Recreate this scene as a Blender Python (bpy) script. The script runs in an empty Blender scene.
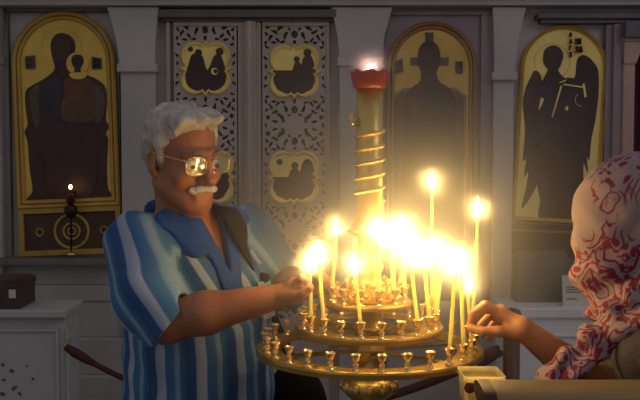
import bpy, bmesh, math, random
import numpy as np
from mathutils import Vector, Matrix
random.seed(7)
SC = bpy.context.scene
COL = SC.collection
PI = math.pi

# ------------------------------------------------------------------ camera, world, lights, exposure
CAM_Z, PITCH, F = 1.6, math.radians(3.0), 900.0
cd = bpy.data.cameras.new('camera')
cd.sensor_width = 36.0
cd.lens = 36.0 * F / 640.0
cd.clip_start = 0.05
cam = bpy.data.objects.new('camera', cd)
cam.location = (0, 0, CAM_Z)
cam.rotation_euler = (PI / 2 - PITCH, 0, 0)
COL.objects.link(cam)
SC.camera = cam

world = bpy.data.worlds.new('church_interior_light')
world.use_nodes = True
SC.world = world
world.node_tree.nodes['Background'].inputs[0].default_value = (0.54, 0.50, 0.50, 1)
world.node_tree.nodes['Background'].inputs[1].default_value = 0.36


def area_light(name, loc, target, size, power, color):
    d = bpy.data.lights.new(name, 'AREA')
    d.shape = 'RECTANGLE'
    d.size, d.size_y = size
    d.energy = power
    d.color = color
    o = bpy.data.objects.new(name, d)
    o.location = loc
    o.rotation_euler = (Vector(target) - Vector(loc)).to_track_quat('-Z', 'Y').to_euler()
    COL.objects.link(o)
    return o


area_light('window_daylight', (-2.6, -1.5, 3.6), (-0.4, 4.0, 1.3), (1.6, 1.6), 5, (0.80, 0.90, 1.0))
area_light('high_window_daylight', (3.0, 1.0, 4.2), (1.0, 5.0, 1.6), (1.4, 1.4), 16, (0.80, 0.76, 1.0))

SC.view_settings.view_transform = 'Standard'
SC.view_settings.look = 'None'
SC.view_settings.exposure = 0.0
SC.view_settings.gamma = 1.0
SC.view_settings.use_curve_mapping = False
SC.cycles.volume_bounces = 0
SC.cycles.volume_step_rate = 0.25
SC.cycles.volume_max_steps = 256
SC.cycles.max_bounces = 8

FLAME_STRENGTH = 200.0
HAZE_DENSITY = 1.65
FLAME_BLOOM = 10.5  # density of the added bloom haze close round each flame

CP, SP = math.cos(PITCH), math.sin(PITCH)


def P(px, py, Y):
    """the point at depth Y that the photograph shows at px, py (used to measure the place)"""
    u, v = (px - 320.0) / F, (200.0 - py) / F
    yy, zz = CP + SP * v, -SP + CP * v
    return Vector((u / yy * Y, Y, CAM_Z + zz / yy * Y))


# ------------------------------------------------------------------ materials
def mat(name, color, rough=0.5, metal=0.0, var=0.0, scale=8.0, bump=0.0, bscale=40.0, trans=0.0, alpha=1.0,
        sss=0.0, spec=0.5, color2=None, stretch=None):
    m = bpy.data.materials.new(name)
    m.use_nodes = True
    nt = m.node_tree
    b = nt.nodes['Principled BSDF']
    b.inputs['Base Color'].default_value = (*color, 1)
    b.inputs['Roughness'].default_value = rough
    b.inputs['Metallic'].default_value = metal
    b.inputs['Transmission Weight'].default_value = trans
    b.inputs['Alpha'].default_value = alpha
    b.inputs['Specular IOR Level'].default_value = spec
    if sss:
        b.inputs['Subsurface Weight'].default_value = sss
        b.inputs['Subsurface Radius'].default_value = (0.012, 0.005, 0.003)
        b.inputs['Subsurface Scale'].default_value = 1.0
    tc = nt.nodes.new('ShaderNodeTexCoord')
    src = tc.outputs['Object']
    if stretch:
        mp = nt.nodes.new('ShaderNodeMapping')
        mp.inputs['Scale'].default_value = stretch
        nt.links.new(src, mp.inputs['Vector'])
        src = mp.outputs['Vector']
    if var or color2:
        n = nt.nodes.new('ShaderNodeTexNoise')
        n.inputs['Scale'].default_value = scale
        n.inputs['Detail'].default_value = 5
        nt.links.new(src, n.inputs['Vector'])
        r = nt.nodes.new('ShaderNodeValToRGB')
        r.color_ramp.elements[0].position = 0.3
        r.color_ramp.elements[1].position = 0.7
        c2 = color2 if color2 else tuple(min(1, c * (1 + var)) for c in color)
        c1 = color if color2 else tuple(c * (1 - var) for c in color)
        r.color_ramp.elements[0].color = (*c1, 1)
        r.color_ramp.elements[1].color = (*c2, 1)
        nt.links.new(n.outputs['Fac'], r.inputs['Fac'])
        nt.links.new(r.outputs['Color'], b.inputs['Base Color'])
    if bump:
        n = nt.nodes.new('ShaderNodeTexNoise')
        n.inputs['Scale'].default_value = bscale
        n.inputs['Detail'].default_value = 4
        nt.links.new(src, n.inputs['Vector'])
        bp = nt.nodes.new('ShaderNodeBump')
        bp.inputs['Strength'].default_value = bump
        bp.inputs['Distance'].default_value = 0.01
        nt.links.new(n.outputs['Fac'], bp.inputs['Height'])
        nt.links.new(bp.outputs['Normal'], b.inputs['Normal'])
    return m


def emis(name, color, strength):
    m = bpy.data.materials.new(name)
    m.use_nodes = True
    nt = m.node_tree
    nt.nodes.remove(nt.nodes['Principled BSDF'])
    e = nt.nodes.new('ShaderNodeEmission')
    e.inputs[0].default_value = (*color, 1)
    e.inputs[1].default_value = strength
    nt.links.new(e.outputs[0], nt.nodes['Material Output'].inputs['Surface'])
    return m


M = {}
M['marble'] = mat('grey_marble', (0.42, 0.405, 0.40), 0.55, var=0.14, scale=2.2, bump=0.08, bscale=14)
M['marble_carved'] = mat('carved_marble', (0.42, 0.36, 0.31), 0.6, var=0.10, scale=6)
M['marble_mauve'] = mat('mauve_marble', (0.25, 0.20, 0.23), 0.55, var=0.15, scale=3)
M['marble_white'] = mat('white_marble', (0.44, 0.45, 0.45), 0.5, var=0.08, scale=4)
M['marble_light'] = mat('bright_white_marble', (0.74, 0.76, 0.80), 0.5, var=0.06, scale=4)
M['slate'] = mat('grey_slate', (0.17, 0.15, 0.14), 0.6, var=0.12, scale=5)
M['dark_trim'] = mat('dark_trim', (0.12, 0.105, 0.115), 0.55, var=0.2, scale=6)
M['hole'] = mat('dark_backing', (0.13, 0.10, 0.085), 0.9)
M['floor'] = mat('stone_floor', (0.20, 0.17, 0.15), 0.4, var=0.2, scale=2)
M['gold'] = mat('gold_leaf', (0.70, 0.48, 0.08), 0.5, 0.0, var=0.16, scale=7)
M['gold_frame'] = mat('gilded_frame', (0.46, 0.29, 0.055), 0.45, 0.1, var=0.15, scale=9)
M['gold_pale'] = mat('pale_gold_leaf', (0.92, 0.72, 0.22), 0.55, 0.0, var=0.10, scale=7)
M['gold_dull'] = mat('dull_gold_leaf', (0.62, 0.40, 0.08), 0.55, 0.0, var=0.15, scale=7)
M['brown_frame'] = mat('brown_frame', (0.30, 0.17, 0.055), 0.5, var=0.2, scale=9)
M['predella'] = mat('dark_brown_panel', (0.07, 0.035, 0.018), 0.5, var=0.3, scale=12)
M['figure'] = mat('dark_paint', (0.050, 0.020, 0.020), 0.6, var=0.35, scale=9)
M['figure_red'] = mat('dark_red_paint', (0.055, 0.022, 0.018), 0.6, var=0.35, scale=9)
M['figure_blue'] = mat('dark_blue_paint', (0.034, 0.026, 0.036), 0.6, var=0.35, scale=9)
M['figure_tan'] = mat('brown_ochre_paint', (0.12, 0.055, 0.022), 0.6, var=0.3, scale=14)
M['figure_grey'] = mat('grey_paint', (0.085, 0.066, 0.050), 0.6, var=0.3, scale=9)
M['figure_throne'] = mat('stone_grey_paint', (0.24, 0.17, 0.12), 0.6, var=0.25, scale=9)
M['figure_face'] = mat('dark_umber_paint', (0.060, 0.030, 0.020), 0.6, var=0.2, scale=20)
M['brass'] = mat('polished_brass', (0.80, 0.57, 0.18), 0.34, 0.9, var=0.12, scale=12, bump=0.05, bscale=60)
M['brass_tray'] = mat('worn_brass', (0.50, 0.33, 0.09), 0.40, 0.9, var=0.18, scale=14, bump=0.08, bscale=30)
M['brass_pale'] = mat('pale_brass', (0.85, 0.66, 0.36), 0.22, 0.9)
M['red_metal'] = mat('red_glass', (0.34, 0.05, 0.035), 0.3, var=0.2, scale=20)
M['wax'] = mat('beeswax', (0.95, 0.72, 0.24), 0.45, sss=1.0)
M['wax'].node_tree.nodes['Principled BSDF'].inputs['Subsurface Radius'].default_value = (.06, .04, .012)
M['wick'] = mat('burnt_wick', (0.03, 0.02, 0.02), 0.9)
M['flame'] = emis('candle_flame', (1.0, 0.62, 0.20), FLAME_STRENGTH)
M['lamp_flame'] = emis('oil_lamp_flame', (1.0, 0.62, 0.25), 14)
M['cup_flame'] = emis('red_cup_flame', (1.0, 0.55, 0.42), 110)
M['dark_glass'] = mat('dark_red_glass', (0.12, 0.02, 0.015), 0.08, trans=0.4)
M['iron'] = mat('dark_bronze', (0.03, 0.022, 0.018), 0.45, 0.6)
M['velvet'] = mat('dark_red_velvet', (0.060, 0.014, 0.018), 0.85, var=0.25, scale=60)
M['brown_wood'] = mat('brown_wood', (0.13, 0.062, 0.03), 0.45, var=0.3, scale=10, stretch=(1, 1, 0.15))
M['pew_wood'] = mat('golden_wood', (0.27, 0.175, 0.06), 0.4, var=0.28, scale=16, stretch=(0.12, 1, 1))
M['end_wood'] = mat('dark_end_grain', (0.055, 0.018, 0.010), 0.6, var=0.2, scale=30)
M['dark_box'] = mat('dark_lacquered_wood', (0.055, 0.026, 0.02), 0.4, var=0.3, scale=14)
M['paper'] = mat('white_paper', (0.62, 0.60, 0.54), 0.8)
M['ink'] = mat('grey_ink', (0.22, 0.20, 0.17), 0.8)
M['curtain'] = mat('dark_crimson_curtain', (0.060, 0.010, 0.028), 0.85, var=0.3, scale=20)
M['tan_stone'] = mat('tan_stone', (0.42, 0.29, 0.22), 0.6, var=0.15, scale=6)
M['skin'] = mat('skin', (0.38, 0.145, 0.070), 0.5, var=0.10, scale=26, bump=0.10, bscale=90, sss=0.12)
M['skin_w'] = mat('skin_light', (0.52, 0.23, 0.10), 0.5, var=0.08, scale=26, bump=0.08, bscale=90, sss=0.12)
M['hair'] = mat('grey_hair', (0.30, 0.28, 0.26), 0.7, color2=(0.62, 0.58, 0.54), scale=34, bump=0.5, bscale=120, stretch=(1, 1, 0.5))
M['white_hair'] = mat('white_hair', (0.66, 0.62, 0.56), 0.7, var=0.12, scale=80, bump=0.4, bscale=200)
M['brow'] = mat('grey_brow', (0.20, 0.16, 0.14), 0.8, var=0.2, scale=120)
M['collar'] = mat('blue_knit_collar', (0.012, 0.065, 0.27), 0.85, var=0.15, scale=40, bump=0.2, bscale=300)
M['trousers'] = mat('dark_trousers', (0.03, 0.03, 0.045), 0.85)
M['shoe'] = mat('black_leather', (0.02, 0.02, 0.02), 0.4)
M['bag'] = mat('dark_brown_canvas', (0.012, 0.008, 0.009), 0.9, spec=0.1, var=0.2, scale=60)
M['coat'] = mat('grey_wool', (0.070, 0.060, 0.066), 0.9, var=0.2, scale=30, bump=0.2, bscale=120)
M['eye_white'] = mat('eye_white', (0.6, 0.55, 0.5), 0.2)
M['iris'] = mat('brown_iris', (0.05, 0.025, 0.012), 0.15)
M['wire'] = mat('gold_wire', (0.75, 0.55, 0.25), 0.25, 1.0)
M['plastic'] = mat('clear_plastic', (1.0, 0.68, 0.20), 0.25, trans=0.30, sss=1.0)
M['plastic'].node_tree.nodes['Principled BSDF'].inputs['Subsurface Radius'].default_value = (.06, .05, .03)
M['red_label'] = mat('dark_red_card', (0.22, 0.035, 0.02), 0.6)
M['candle_bundle'] = mat('yellow_wax', (0.85, 0.62, 0.22), 0.5, sss=0.8)
M['lens'] = None
m = bpy.data.materials.new('spectacle_lens')
m.use_nodes = True
nt = m.node_tree
nt.nodes.remove(nt.nodes['Principled BSDF'])
tr = nt.nodes.new('ShaderNodeBsdfTransparent')
tr.inputs[0].default_value = (0.9, 0.9, 0.92, 1)
gl = nt.nodes.new('ShaderNodeBsdfGlossy')
gl.inputs['Roughness'].default_value = 0.04
mx = nt.nodes.new('ShaderNodeMixShader')
mx.inputs[0].default_value = 0.10
nt.links.new(tr.outputs[0], mx.inputs[1])
nt.links.new(gl.outputs[0], mx.inputs[2])
nt.links.new(mx.outputs[0], nt.nodes['Material Output'].inputs['Surface'])
M['lens'] = m


def shirt_material():
    m = mat('striped_cotton', (0.2, 0.3, 0.5), 0.85, bump=0.15, bscale=260)
    nt = m.node_tree
    b = nt.nodes['Principled BSDF']
    at = nt.nodes.new('ShaderNodeAttribute')
    at.attribute_name = 'stripe'
    mu = nt.nodes.new('ShaderNodeMath')
    mu.operation = 'FRACT'
    nt.links.new(at.outputs['Fac'], mu.inputs[0])
    r = nt.nodes.new('ShaderNodeValToRGB')
    r.color_ramp.interpolation = 'LINEAR'
    stops = [(0.0, (0.016, 0.070, 0.21)), (0.22, (0.020, 0.080, 0.23)), (0.26, (0.26, 0.33, 0.46)),
             (0.46, (0.36, 0.42, 0.54)), (0.50, (0.040, 0.135, 0.31)), (0.70, (0.050, 0.155, 0.33)),
             (0.74, (0.16, 0.28, 0.43)), (0.82, (0.21, 0.33, 0.47)), (0.86, (0.045, 0.145, 0.32)), (0.97, (0.025, 0.10, 0.25))]
    e = r.color_ramp.elements
    e[0].position, e[0].color = stops[0][0], (*stops[0][1], 1)
    e[1].position, e[1].color = stops[-1][0], (*stops[-1][1], 1)
    for p_, c_ in stops[1:-1]:
        k = e.new(p_)
        k.color = (*c_, 1)
    nt.links.new(mu.outputs[0], r.inputs['Fac'])
    nt.links.new(r.outputs['Color'], b.inputs['Base Color'])
    return m


def scarf_material():
    m = mat('printed_scarf', (0.6, 0.5, 0.45), 0.85, bump=0.2, bscale=200)
    nt = m.node_tree
    L = nt.links.new
    b = nt.nodes['Principled BSDF']
    tc = nt.nodes.new('ShaderNodeTexCoord')
    nz = nt.nodes.new('ShaderNodeTexNoise')
    nz.inputs['Scale'].default_value = 14
    nz.inputs['Detail'].default_value = 2
    L(tc.outputs['Object'], nz.inputs['Vector'])
    mix = nt.nodes.new('ShaderNodeMix')
    mix.data_type = 'VECTOR'
    mix.inputs['Factor'].default_value = 0.07
    L(tc.outputs['Object'], mix.inputs[4])
    L(nz.outputs['Color'], mix.inputs[5])
    # rosettes: curls drawn round scattered centres
    ro = nt.nodes.new('ShaderNodeTexVoronoi')
    ro.inputs['Scale'].default_value = 15
    L(mix.outputs[1], ro.inputs['Vector'])
    fq = nt.nodes.new('ShaderNodeMath')
    fq.operation = 'MULTIPLY'
    fq.inputs[1].default_value = 34.0
    L(ro.outputs['Distance'], fq.inputs[0])
    sn = nt.nodes.new('ShaderNodeMath')
    sn.operation = 'SINE'
    L(fq.outputs[0], sn.inputs[0])
    r1 = nt.nodes.new('ShaderNodeValToRGB')
    r1.color_ramp.elements[0].position = 0.55
    r1.color_ramp.elements[1].position = 0.80
    L(sn.outputs[0], r1.inputs['Fac'])
    gr = nt.nodes.new('ShaderNodeSeparateColor')
    L(ro.outputs['Color'], gr.inputs[0])
    gt = nt.nodes.new('ShaderNodeMath')
    gt.operation = 'GREATER_THAN'
    gt.inputs[1].default_value = 0.42
    L(gr.outputs[0], gt.inputs[0])
    gm2 = nt.nodes.new('ShaderNodeMath')
    gm2.operation = 'MULTIPLY'
    L(r1.outputs['Color'], gm2.inputs[0])
    L(gt.outputs[0], gm2.inputs[1])
    # where the print is dense and where the cloth stays plain
    n2 = nt.nodes.new('ShaderNodeTexNoise')
    n2.inputs['Scale'].default_value = 8.5
    n2.inputs['Detail'].default_value = 2
    L(tc.outputs['Object'], n2.inputs['Vector'])
    at = nt.nodes.new('ShaderNodeAttribute')
    at.attribute_name = 'print'
    ad = nt.nodes.new('ShaderNodeMath')
    ad.operation = 'ADD'
    L(n2.outputs['Fac'], ad.inputs[0])
    L(at.outputs['Fac'], ad.inputs[1])
    r2 = nt.nodes.new('ShaderNodeValToRGB')
    r2.color_ramp.elements[0].position = 0.47
    r2.color_ramp.elements[1].position = 0.55
    L(ad.outputs[0], r2.inputs['Fac'])
    mu = nt.nodes.new('ShaderNodeMath')
    mu.operation = 'MULTIPLY'
    L(gm2.outputs[0], mu.inputs[0])
    L(r2.outputs['Color'], mu.inputs[1])
    # small speckles of the print
    vo = nt.nodes.new('ShaderNodeTexVoronoi')
    vo.inputs['Scale'].default_value = 62
    L(mix.outputs[1], vo.inputs['Vector'])
    r3 = nt.nodes.new('ShaderNodeValToRGB')
    r3.color_ramp.elements[0].position = 0.36
    r3.color_ramp.elements[0].color = (1, 1, 1, 1)
    r3.color_ramp.elements[1].position = 0.48
    r3.color_ramp.elements[1].color = (0, 0, 0, 1)
    L(vo.outputs['Distance'], r3.inputs['Fac'])
    r4 = nt.nodes.new('ShaderNodeValToRGB')
    r4.color_ramp.elements[0].position = 0.56
    r4.color_ramp.elements[1].position = 0.66
    L(ad.outputs[0], r4.inputs['Fac'])
    mu2 = nt.nodes.new('ShaderNodeMath')
    mu2.operation = 'MULTIPLY'
    L(r3.outputs['Color'], mu2.inputs[0])
    L(r4.outputs['Color'], mu2.inputs[1])
    mxm = nt.nodes.new('ShaderNodeMath')
    mxm.operation = 'MAXIMUM'
    L(mu.outputs[0], mxm.inputs[0])
    L(mu2.outputs[0], mxm.inputs[1])
    cm = nt.nodes.new('ShaderNodeMix')
    cm.data_type = 'RGBA'
    cm.inputs[6].default_value = (0.31, 0.225, 0.24, 1)
    cm.inputs[7].default_value = (0.19, 0.010, 0.040, 1)
    L(mxm.outputs[0], cm.inputs['Factor'])
    L(cm.outputs[2], b.inputs['Base Color'])
    return m


M['shirt'] = shirt_material()
M['scarf'] = scarf_material()


# ------------------------------------------------------------------ object helpers
def tag(o, label=None, cat=None, group=None, kind=None):
    if label:
        o['label'] = label
    if cat:
        o['category'] = cat
    if group:
        o['group'] = group
    if kind:
        o['kind'] = kind
    return o


def base_of(o):
    v = Vector((0, 0, 0))
    while o is not None:
        v += o.location
        o = o.parent
    return v


def empty(name, loc, label=None, cat=None, group=None):
    o = bpy.data.objects.new(name, None)
    o.empty_display_size = 0.1
    o.location = loc
    COL.objects.link(o)
    return tag(o, label, cat, group)


class MB:
    """collects shapes in world coordinates and links them as one mesh object"""

    def __init__(self):
        self.v, self.f, self.mi, self.sm = [], [], [], []

    def add(self, verts, faces, mi=0, smooth=False):
        o = len(self.v)
        self.v += [tuple(p) for p in verts]
        self.f += [tuple(i + o for i in f) for f in faces]
        self.mi += [mi] * len(faces)
        self.sm += [smooth] * len(faces)
        return self

    def box(self, x0, x1, y0, y1, z0, z1, mi=0, bev=0.0):
        if bev <= 0:
            v = [(x, y, z) for x in (x0, x1) for y in (y0, y1) for z in (z0, z1)]
            f = [(0, 1, 3, 2), (4, 6, 7, 5), (0, 4, 5, 1), (2, 3, 7, 6), (0, 2, 6, 4), (1, 5, 7, 3)]
            return self.add(v, f, mi)
        bm = bmesh.new()
        bmesh.ops.create_cube(bm, size=1.0)
        for q in bm.verts:
            q.co = Vector(((x0 + x1) / 2 + q.co.x * (x1 - x0), (y0 + y1) / 2 + q.co.y * (y1 - y0), (z0 + z1) / 2 + q.co.z * (z1 - z0)))
        bmesh.ops.bevel(bm, geom=list(bm.edges), offset=bev, segments=2, affect='EDGES', profile=0.6)
        bm.verts.index_update()
        self.add([q.co[:] for q in bm.verts], [[q.index for q in f.verts] for f in bm.faces], mi)
        bm.free()
        return self

    def lathe(self, c, prof, n=32, mi=0, smooth=True, cap=True):
        """prof: (r, z) from bottom to top around the vertical through c"""
        v, f = [], []
        for r, z in prof:
            for k in range(n):
                a = 2 * PI * k / n
                v.append((c[0] + r * math.cos(a), c[1] + r * math.sin(a), c[2] + z))
        for j in range(len(prof) - 1):
            for k in range(n):
                k2 = (k + 1) % n
                f.append((j * n + k, j * n + k2, (j + 1) * n + k2, (j + 1) * n + k))
        if cap:
            f.append(tuple(range(n))[::-1])
            f.append(tuple((len(prof) - 1) * n + k for k in range(n)))
        return self.add(v, f, mi, smooth)

    def ring(self, c, prof, n=64, mi=0, smooth=False):
        """closed profile (r, z) swept round"""
        v, f = [], []
        m_ = len(prof)
        for r, z in prof:
            for k in range(n):
                a = 2 * PI * k / n
                v.append((c[0] + r * math.cos(a), c[1] + r * math.sin(a), c[2] + z))
        for j in range(m_):
            j2 = (j + 1) % m_
            for k in range(n):
                k2 = (k + 1) % n
                f.append((j * n + k, j * n + k2, j2 * n + k2, j2 * n + k))
        return self.add(v, f, mi, smooth)

    def tube(self, pts, r, n=10, mi=0, closed=False, flat=1.0):
        pts = [Vector(p) for p in pts]
        N = len(pts)
        rr = r if isinstance(r, (list, tuple)) else [r] * N
        v, f = [], []
        up = None
        for i, p in enumerate(pts):
            a = pts[(i - 1) % N] if closed or i > 0 else p
            b = pts[(i + 1) % N] if closed or i < N - 1 else p
            t = (b - a).normalized()
            if up is None:
                up = Vector((0, 0, 1)) if abs(t.z) < 0.9 else Vector((0, 1, 0))
            s = t.cross(up).normalized()
            up = s.cross(t).normalized()
            for k in range(n):
                an = 2 * PI * k / n
                v.append(p + s * (math.cos(an) * rr[i]) + up * (math.sin(an) * rr[i] * flat))
        for i in range(N if closed else N - 1):
            i2 = (i + 1) % N
            for k in range(n):
                k2 = (k + 1) % n
                f.append((i * n + k, i * n + k2, i2 * n + k2, i2 * n + k))
        if not closed:
            f.append(tuple(range(n))[::-1])
            f.append(tuple((N - 1) * n + k for k in range(n)))
        return self.add(v, f, mi, True)

    def prism(self, poly, y0, y1, mi=0):
        """poly of (x, z); front at y0 (towards the viewer), back at y1"""
        n = len(poly)
        v = [(x, y0, z) for x, z in poly] + [(x, y1, z) for x, z in poly]
        f = [tuple(range(n)), tuple(range(n, 2 * n))[::-1]]
        for k in range(n):
            f.append((k, (k + 1) % n, n + (k + 1) % n, n + k))
        return self.add(v, f, mi)

    def loft(self, loops, mi=0, closed=True, smooth=False):
        """loops: lists of equally many points"""
        n = len(loops[0])
        v = [p for lp in loops for p in lp]
        f = []
        for j in range(len(loops) - 1):
            for k in range(n if closed else n - 1):
                k2 = (k + 1) % n
                f.append((j * n + k, j * n + k2, (j + 1) * n + k2, (j + 1) * n + k))
        return self.add(v, f, mi, smooth)

    def sphere(self, c, r, n=16, m_=10, mi=0):
        rx, ry, rz = r if isinstance(r, (tuple, list)) else (r, r, r)
        v, f = [], []
        for j in range(m_ + 1):
            t = PI * j / m_
            for k in range(n):
                a = 2 * PI * k / n
                v.append((c[0] + rx * math.sin(t) * math.cos(a), c[1] + ry * math.sin(t) * math.sin(a), c[2] - rz * math.cos(t)))
        for j in range(m_):
            for k in range(n):
                k2 = (k + 1) % n
                f.append((j * n + k, j * n + k2, (j + 1) * n + k2, (j + 1) * n + k))
        return self.add(v, f, mi, True)

    def build(self, name, mats, parent=None, loc=None):
        if not isinstance(mats, (list, tuple)):
            mats = [mats]
        off = base_of(parent) if parent is not None else Vector(loc if loc is not None else (0, 0, 0))
        me = bpy.data.meshes.new(name)
        me.from_pydata([(p[0] - off[0], p[1] - off[1], p[2] - off[2]) for p in self.v], [], self.f)
        for k in mats:
            me.materials.append(k)
        me.polygons.foreach_set('material_index', self.mi)
        me.polygons.foreach_set('use_smooth', self.sm)
        bm = bmesh.new()
        bm.from_mesh(me)
        bmesh.ops.recalc_face_normals(bm, faces=bm.faces)
        bm.to_mesh(me)
        bm.free()
        o = bpy.data.objects.new(name, me)
        COL.objects.link(o)
        if parent is not None:
            o.parent = parent
        elif loc is not None:
            o.location = loc
        return o


def structure(o):
    o['kind'] = 'structure'
    return o


def catmull(pts, sub=6, closed=True):
    out = []
    n = len(pts)
    rng = range(n) if closed else range(n - 1)
    for i in rng:
        if closed:
            p0, p1, p2, p3 = (pts[(i + k) % n] for k in (-1, 0, 1, 2))
        else:
            p0, p1, p2, p3 = pts[max(i - 1, 0)], pts[i], pts[i + 1], pts[min(i + 2, n - 1)]
        for s in range(sub):
            t = s / sub
            out.append(tuple(0.5 * (2 * b + (c - a) * t + (2 * a - 5 * b + 4 * c - d) * t * t + (3 * b - a - 3 * c + d) * t ** 3)
                             for a, b, c, d in zip(p0, p1, p2, p3)))
    if not closed:
        out.append(tuple(pts[-1]))
    return out


# ------------------------------------------------------------------ signed distance bodies
class Body:
    def __init__(self):
        self.ops = []

    def add(self, fn, k=0.015, op='u'):
        self.ops.append((fn, k, op))
        return self

    def __call__(self, p):
        d = np.full(len(p), 1e3)
        for fn, k, op in self.ops:
            e = fn(p)
            if op == 'u':
                h = np.clip(0.5 + 0.5 * (d - e) / k, 0, 1)
                d = d * (1 - h) + e * h - k * h * (1 - h)
            elif op == 's':
                h = np.clip(0.5 - 0.5 * (d + e) / k, 0, 1)
                d = d * (1 - h) - e * h + k * h * (1 - h)
            else:
                d = np.maximum(d, e)
        return d


def cap_(a, b, ra, rb):
    a, b = np.array(a, float), np.array(b, float)
    ab = b - a
    L = max(float(ab @ ab), 1e-12)

    def fn(p):
        t = np.clip((p - a) @ ab / L, 0, 1)
        return np.linalg.norm(p - a - t[:, None] * ab, axis=1) - (ra + (rb - ra) * t)
    return fn


def ell_(c, r, R=None):
    c, r = np.array(c, float), np.array(r, float)

    def fn(p):
        q = p - c
        if R is not None:
            q = q @ R
        k0 = np.linalg.norm(q / r, axis=1)
        k1 = np.linalg.norm(q / (r * r), axis=1)
        return k0 * (k0 - 1.0) / np.maximum(k1, 1e-9)
    return fn


def stack_(levels, yaw, inset=0.0):
    """torso of stacked ellipses: (z, cx, cy, half width, half depth), turned by yaw about z"""
    lv = np.array(sorted(levels), float)
    ca, sa = math.cos(yaw), math.sin(yaw)

    def uv(p):
        z = p[:, 2]
        cx, cy = np.interp(z, lv[:, 0], lv[:, 1]), np.interp(z, lv[:, 0], lv[:, 2])
        dx, dy = p[:, 0] - cx, p[:, 1] - cy
        return dx * ca + dy * sa, dx * sa - dy * ca      # lateral (his left), forward

    def fn(p):
        z = p[:, 2]
        a, b = np.interp(z, lv[:, 0], lv[:, 3]) - inset, np.interp(z, lv[:, 0], lv[:, 4]) - inset
        u, v = uv(p)
        d = (np.sqrt((u / a) ** 2 + (v / b) ** 2) - 1) * np.minimum(a, b)
        return np.maximum(d, np.maximum(z - lv[-1, 0], lv[0, 0] - z))
    fn.uv = uv
    fn.ab = lambda z: (np.interp(z, lv[:, 0], lv[:, 3]), np.interp(z, lv[:, 0], lv[:, 4]))
    return fn


def mesh_sdf(fn, lo, hi, h):
    lo, hi = np.array(lo, float), np.array(hi, float)
    B = 8
    n = (np.ceil((hi - lo) / h / B).astype(int)) * B
    V = np.empty(tuple(n), np.float32)
    nb = n // B
    gi = np.stack(np.meshgrid(*[np.arange(k) for k in nb], indexing='ij'), -1).reshape(-1, 3)
    cen = lo + (gi * B + (B - 1) / 2) * h
    dc = fn(cen)
    V6 = V.reshape(nb[0], B, nb[1], B, nb[2], B)
    V6[...] = np.where(dc > 0, 1, -1).reshape(nb[0], 1, nb[1], 1, nb[2], 1) * 0.1
    near = np.abs(dc) < h * B * 1.9 + 0.012
    loc = np.stack(np.meshgrid(*[np.arange(B)] * 3, indexing='ij'), -1).reshape(-1, 3)
    gn = gi[near]
    for s in range(0, len(gn), 400):
        g = gn[s:s + 400]
        pts = (lo + (g[:, None, :] * B + loc[None]) * h).reshape(-1, 3)
        d = fn(pts).reshape(len(g), B, B, B)
        for q, (i, j, k) in enumerate(g):
            V6[i, :, j, :, k, :] = d[q]
    V[0], V[-1] = 0.1, 0.1
    V[:, 0], V[:, -1] = 0.1, 0.1
    V[:, :, 0], V[:, :, -1] = 0.1, 0.1
    S = V < 0
    c = S[:-1, :-1, :-1].astype(np.int8)
    c = sum(S[i:n[0] - 1 + i, j:n[1] - 1 + j, k:n[2] - 1 + k].astype(np.int8) for i in (0, 1) for j in (0, 1) for k in (0, 1))
    act = np.argwhere((c > 0) & (c < 8))
    idx = np.full(tuple(n - 1), -1, np.int32)
    idx[tuple(act.T)] = np.arange(len(act))
    acc = np.zeros((len(act), 3))
    cnt = np.zeros(len(act))
    for ax in range(3):
        o1, o2 = [k for k in range(3) if k != ax]
        for a in (0, 1):
            for b in (0, 1):
                s0 = np.zeros(3, int)
                s0[o1], s0[o2] = a, b
                s1 = s0.copy()
                s1[ax] = 1
                va, vb = V[tuple((act + s0).T)], V[tuple((act + s1).T)]
                m_ = (va < 0) != (vb < 0)
                t = np.where(m_, va / np.where(m_, va - vb, 1), 0)
                pt = np.tile(s0.astype(float), (len(act), 1))
                pt[:, ax] += t
                acc += pt * m_[:, None]
                cnt += m_
    verts = lo + (act + acc / cnt[:, None]) * h
    quads = []
    for ax in range(3):
        o1, o2 = (ax + 1) % 3, (ax + 2) % 3
        sl0, sl1 = [slice(None)] * 3, [slice(None)] * 3
        sl0[ax], sl1[ax] = slice(0, -1), slice(1, None)
        e = np.argwhere(S[tuple(sl0)] != S[tuple(sl1)])
        e = e[(e[:, o1] > 0) & (e[:, o2] > 0) & (e[:, o1] < n[o1] - 1) & (e[:, o2] < n[o2] - 1) & (e[:, ax] < n[ax] - 1)]
        d1, d2 = np.eye(3, dtype=int)[o1], np.eye(3, dtype=int)[o2]
        q = np.stack([idx[tuple((e - d1 - d2).T)], idx[tuple((e - d2).T)], idx[tuple(e.T)], idx[tuple((e - d1).T)]], 1)
        flip = ~S[tuple(e.T)]
        q[flip] = q[flip][:, ::-1]
        quads.append(q)
    q = np.concatenate(quads)
    return verts, q[(q >= 0).all(1)]


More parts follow.
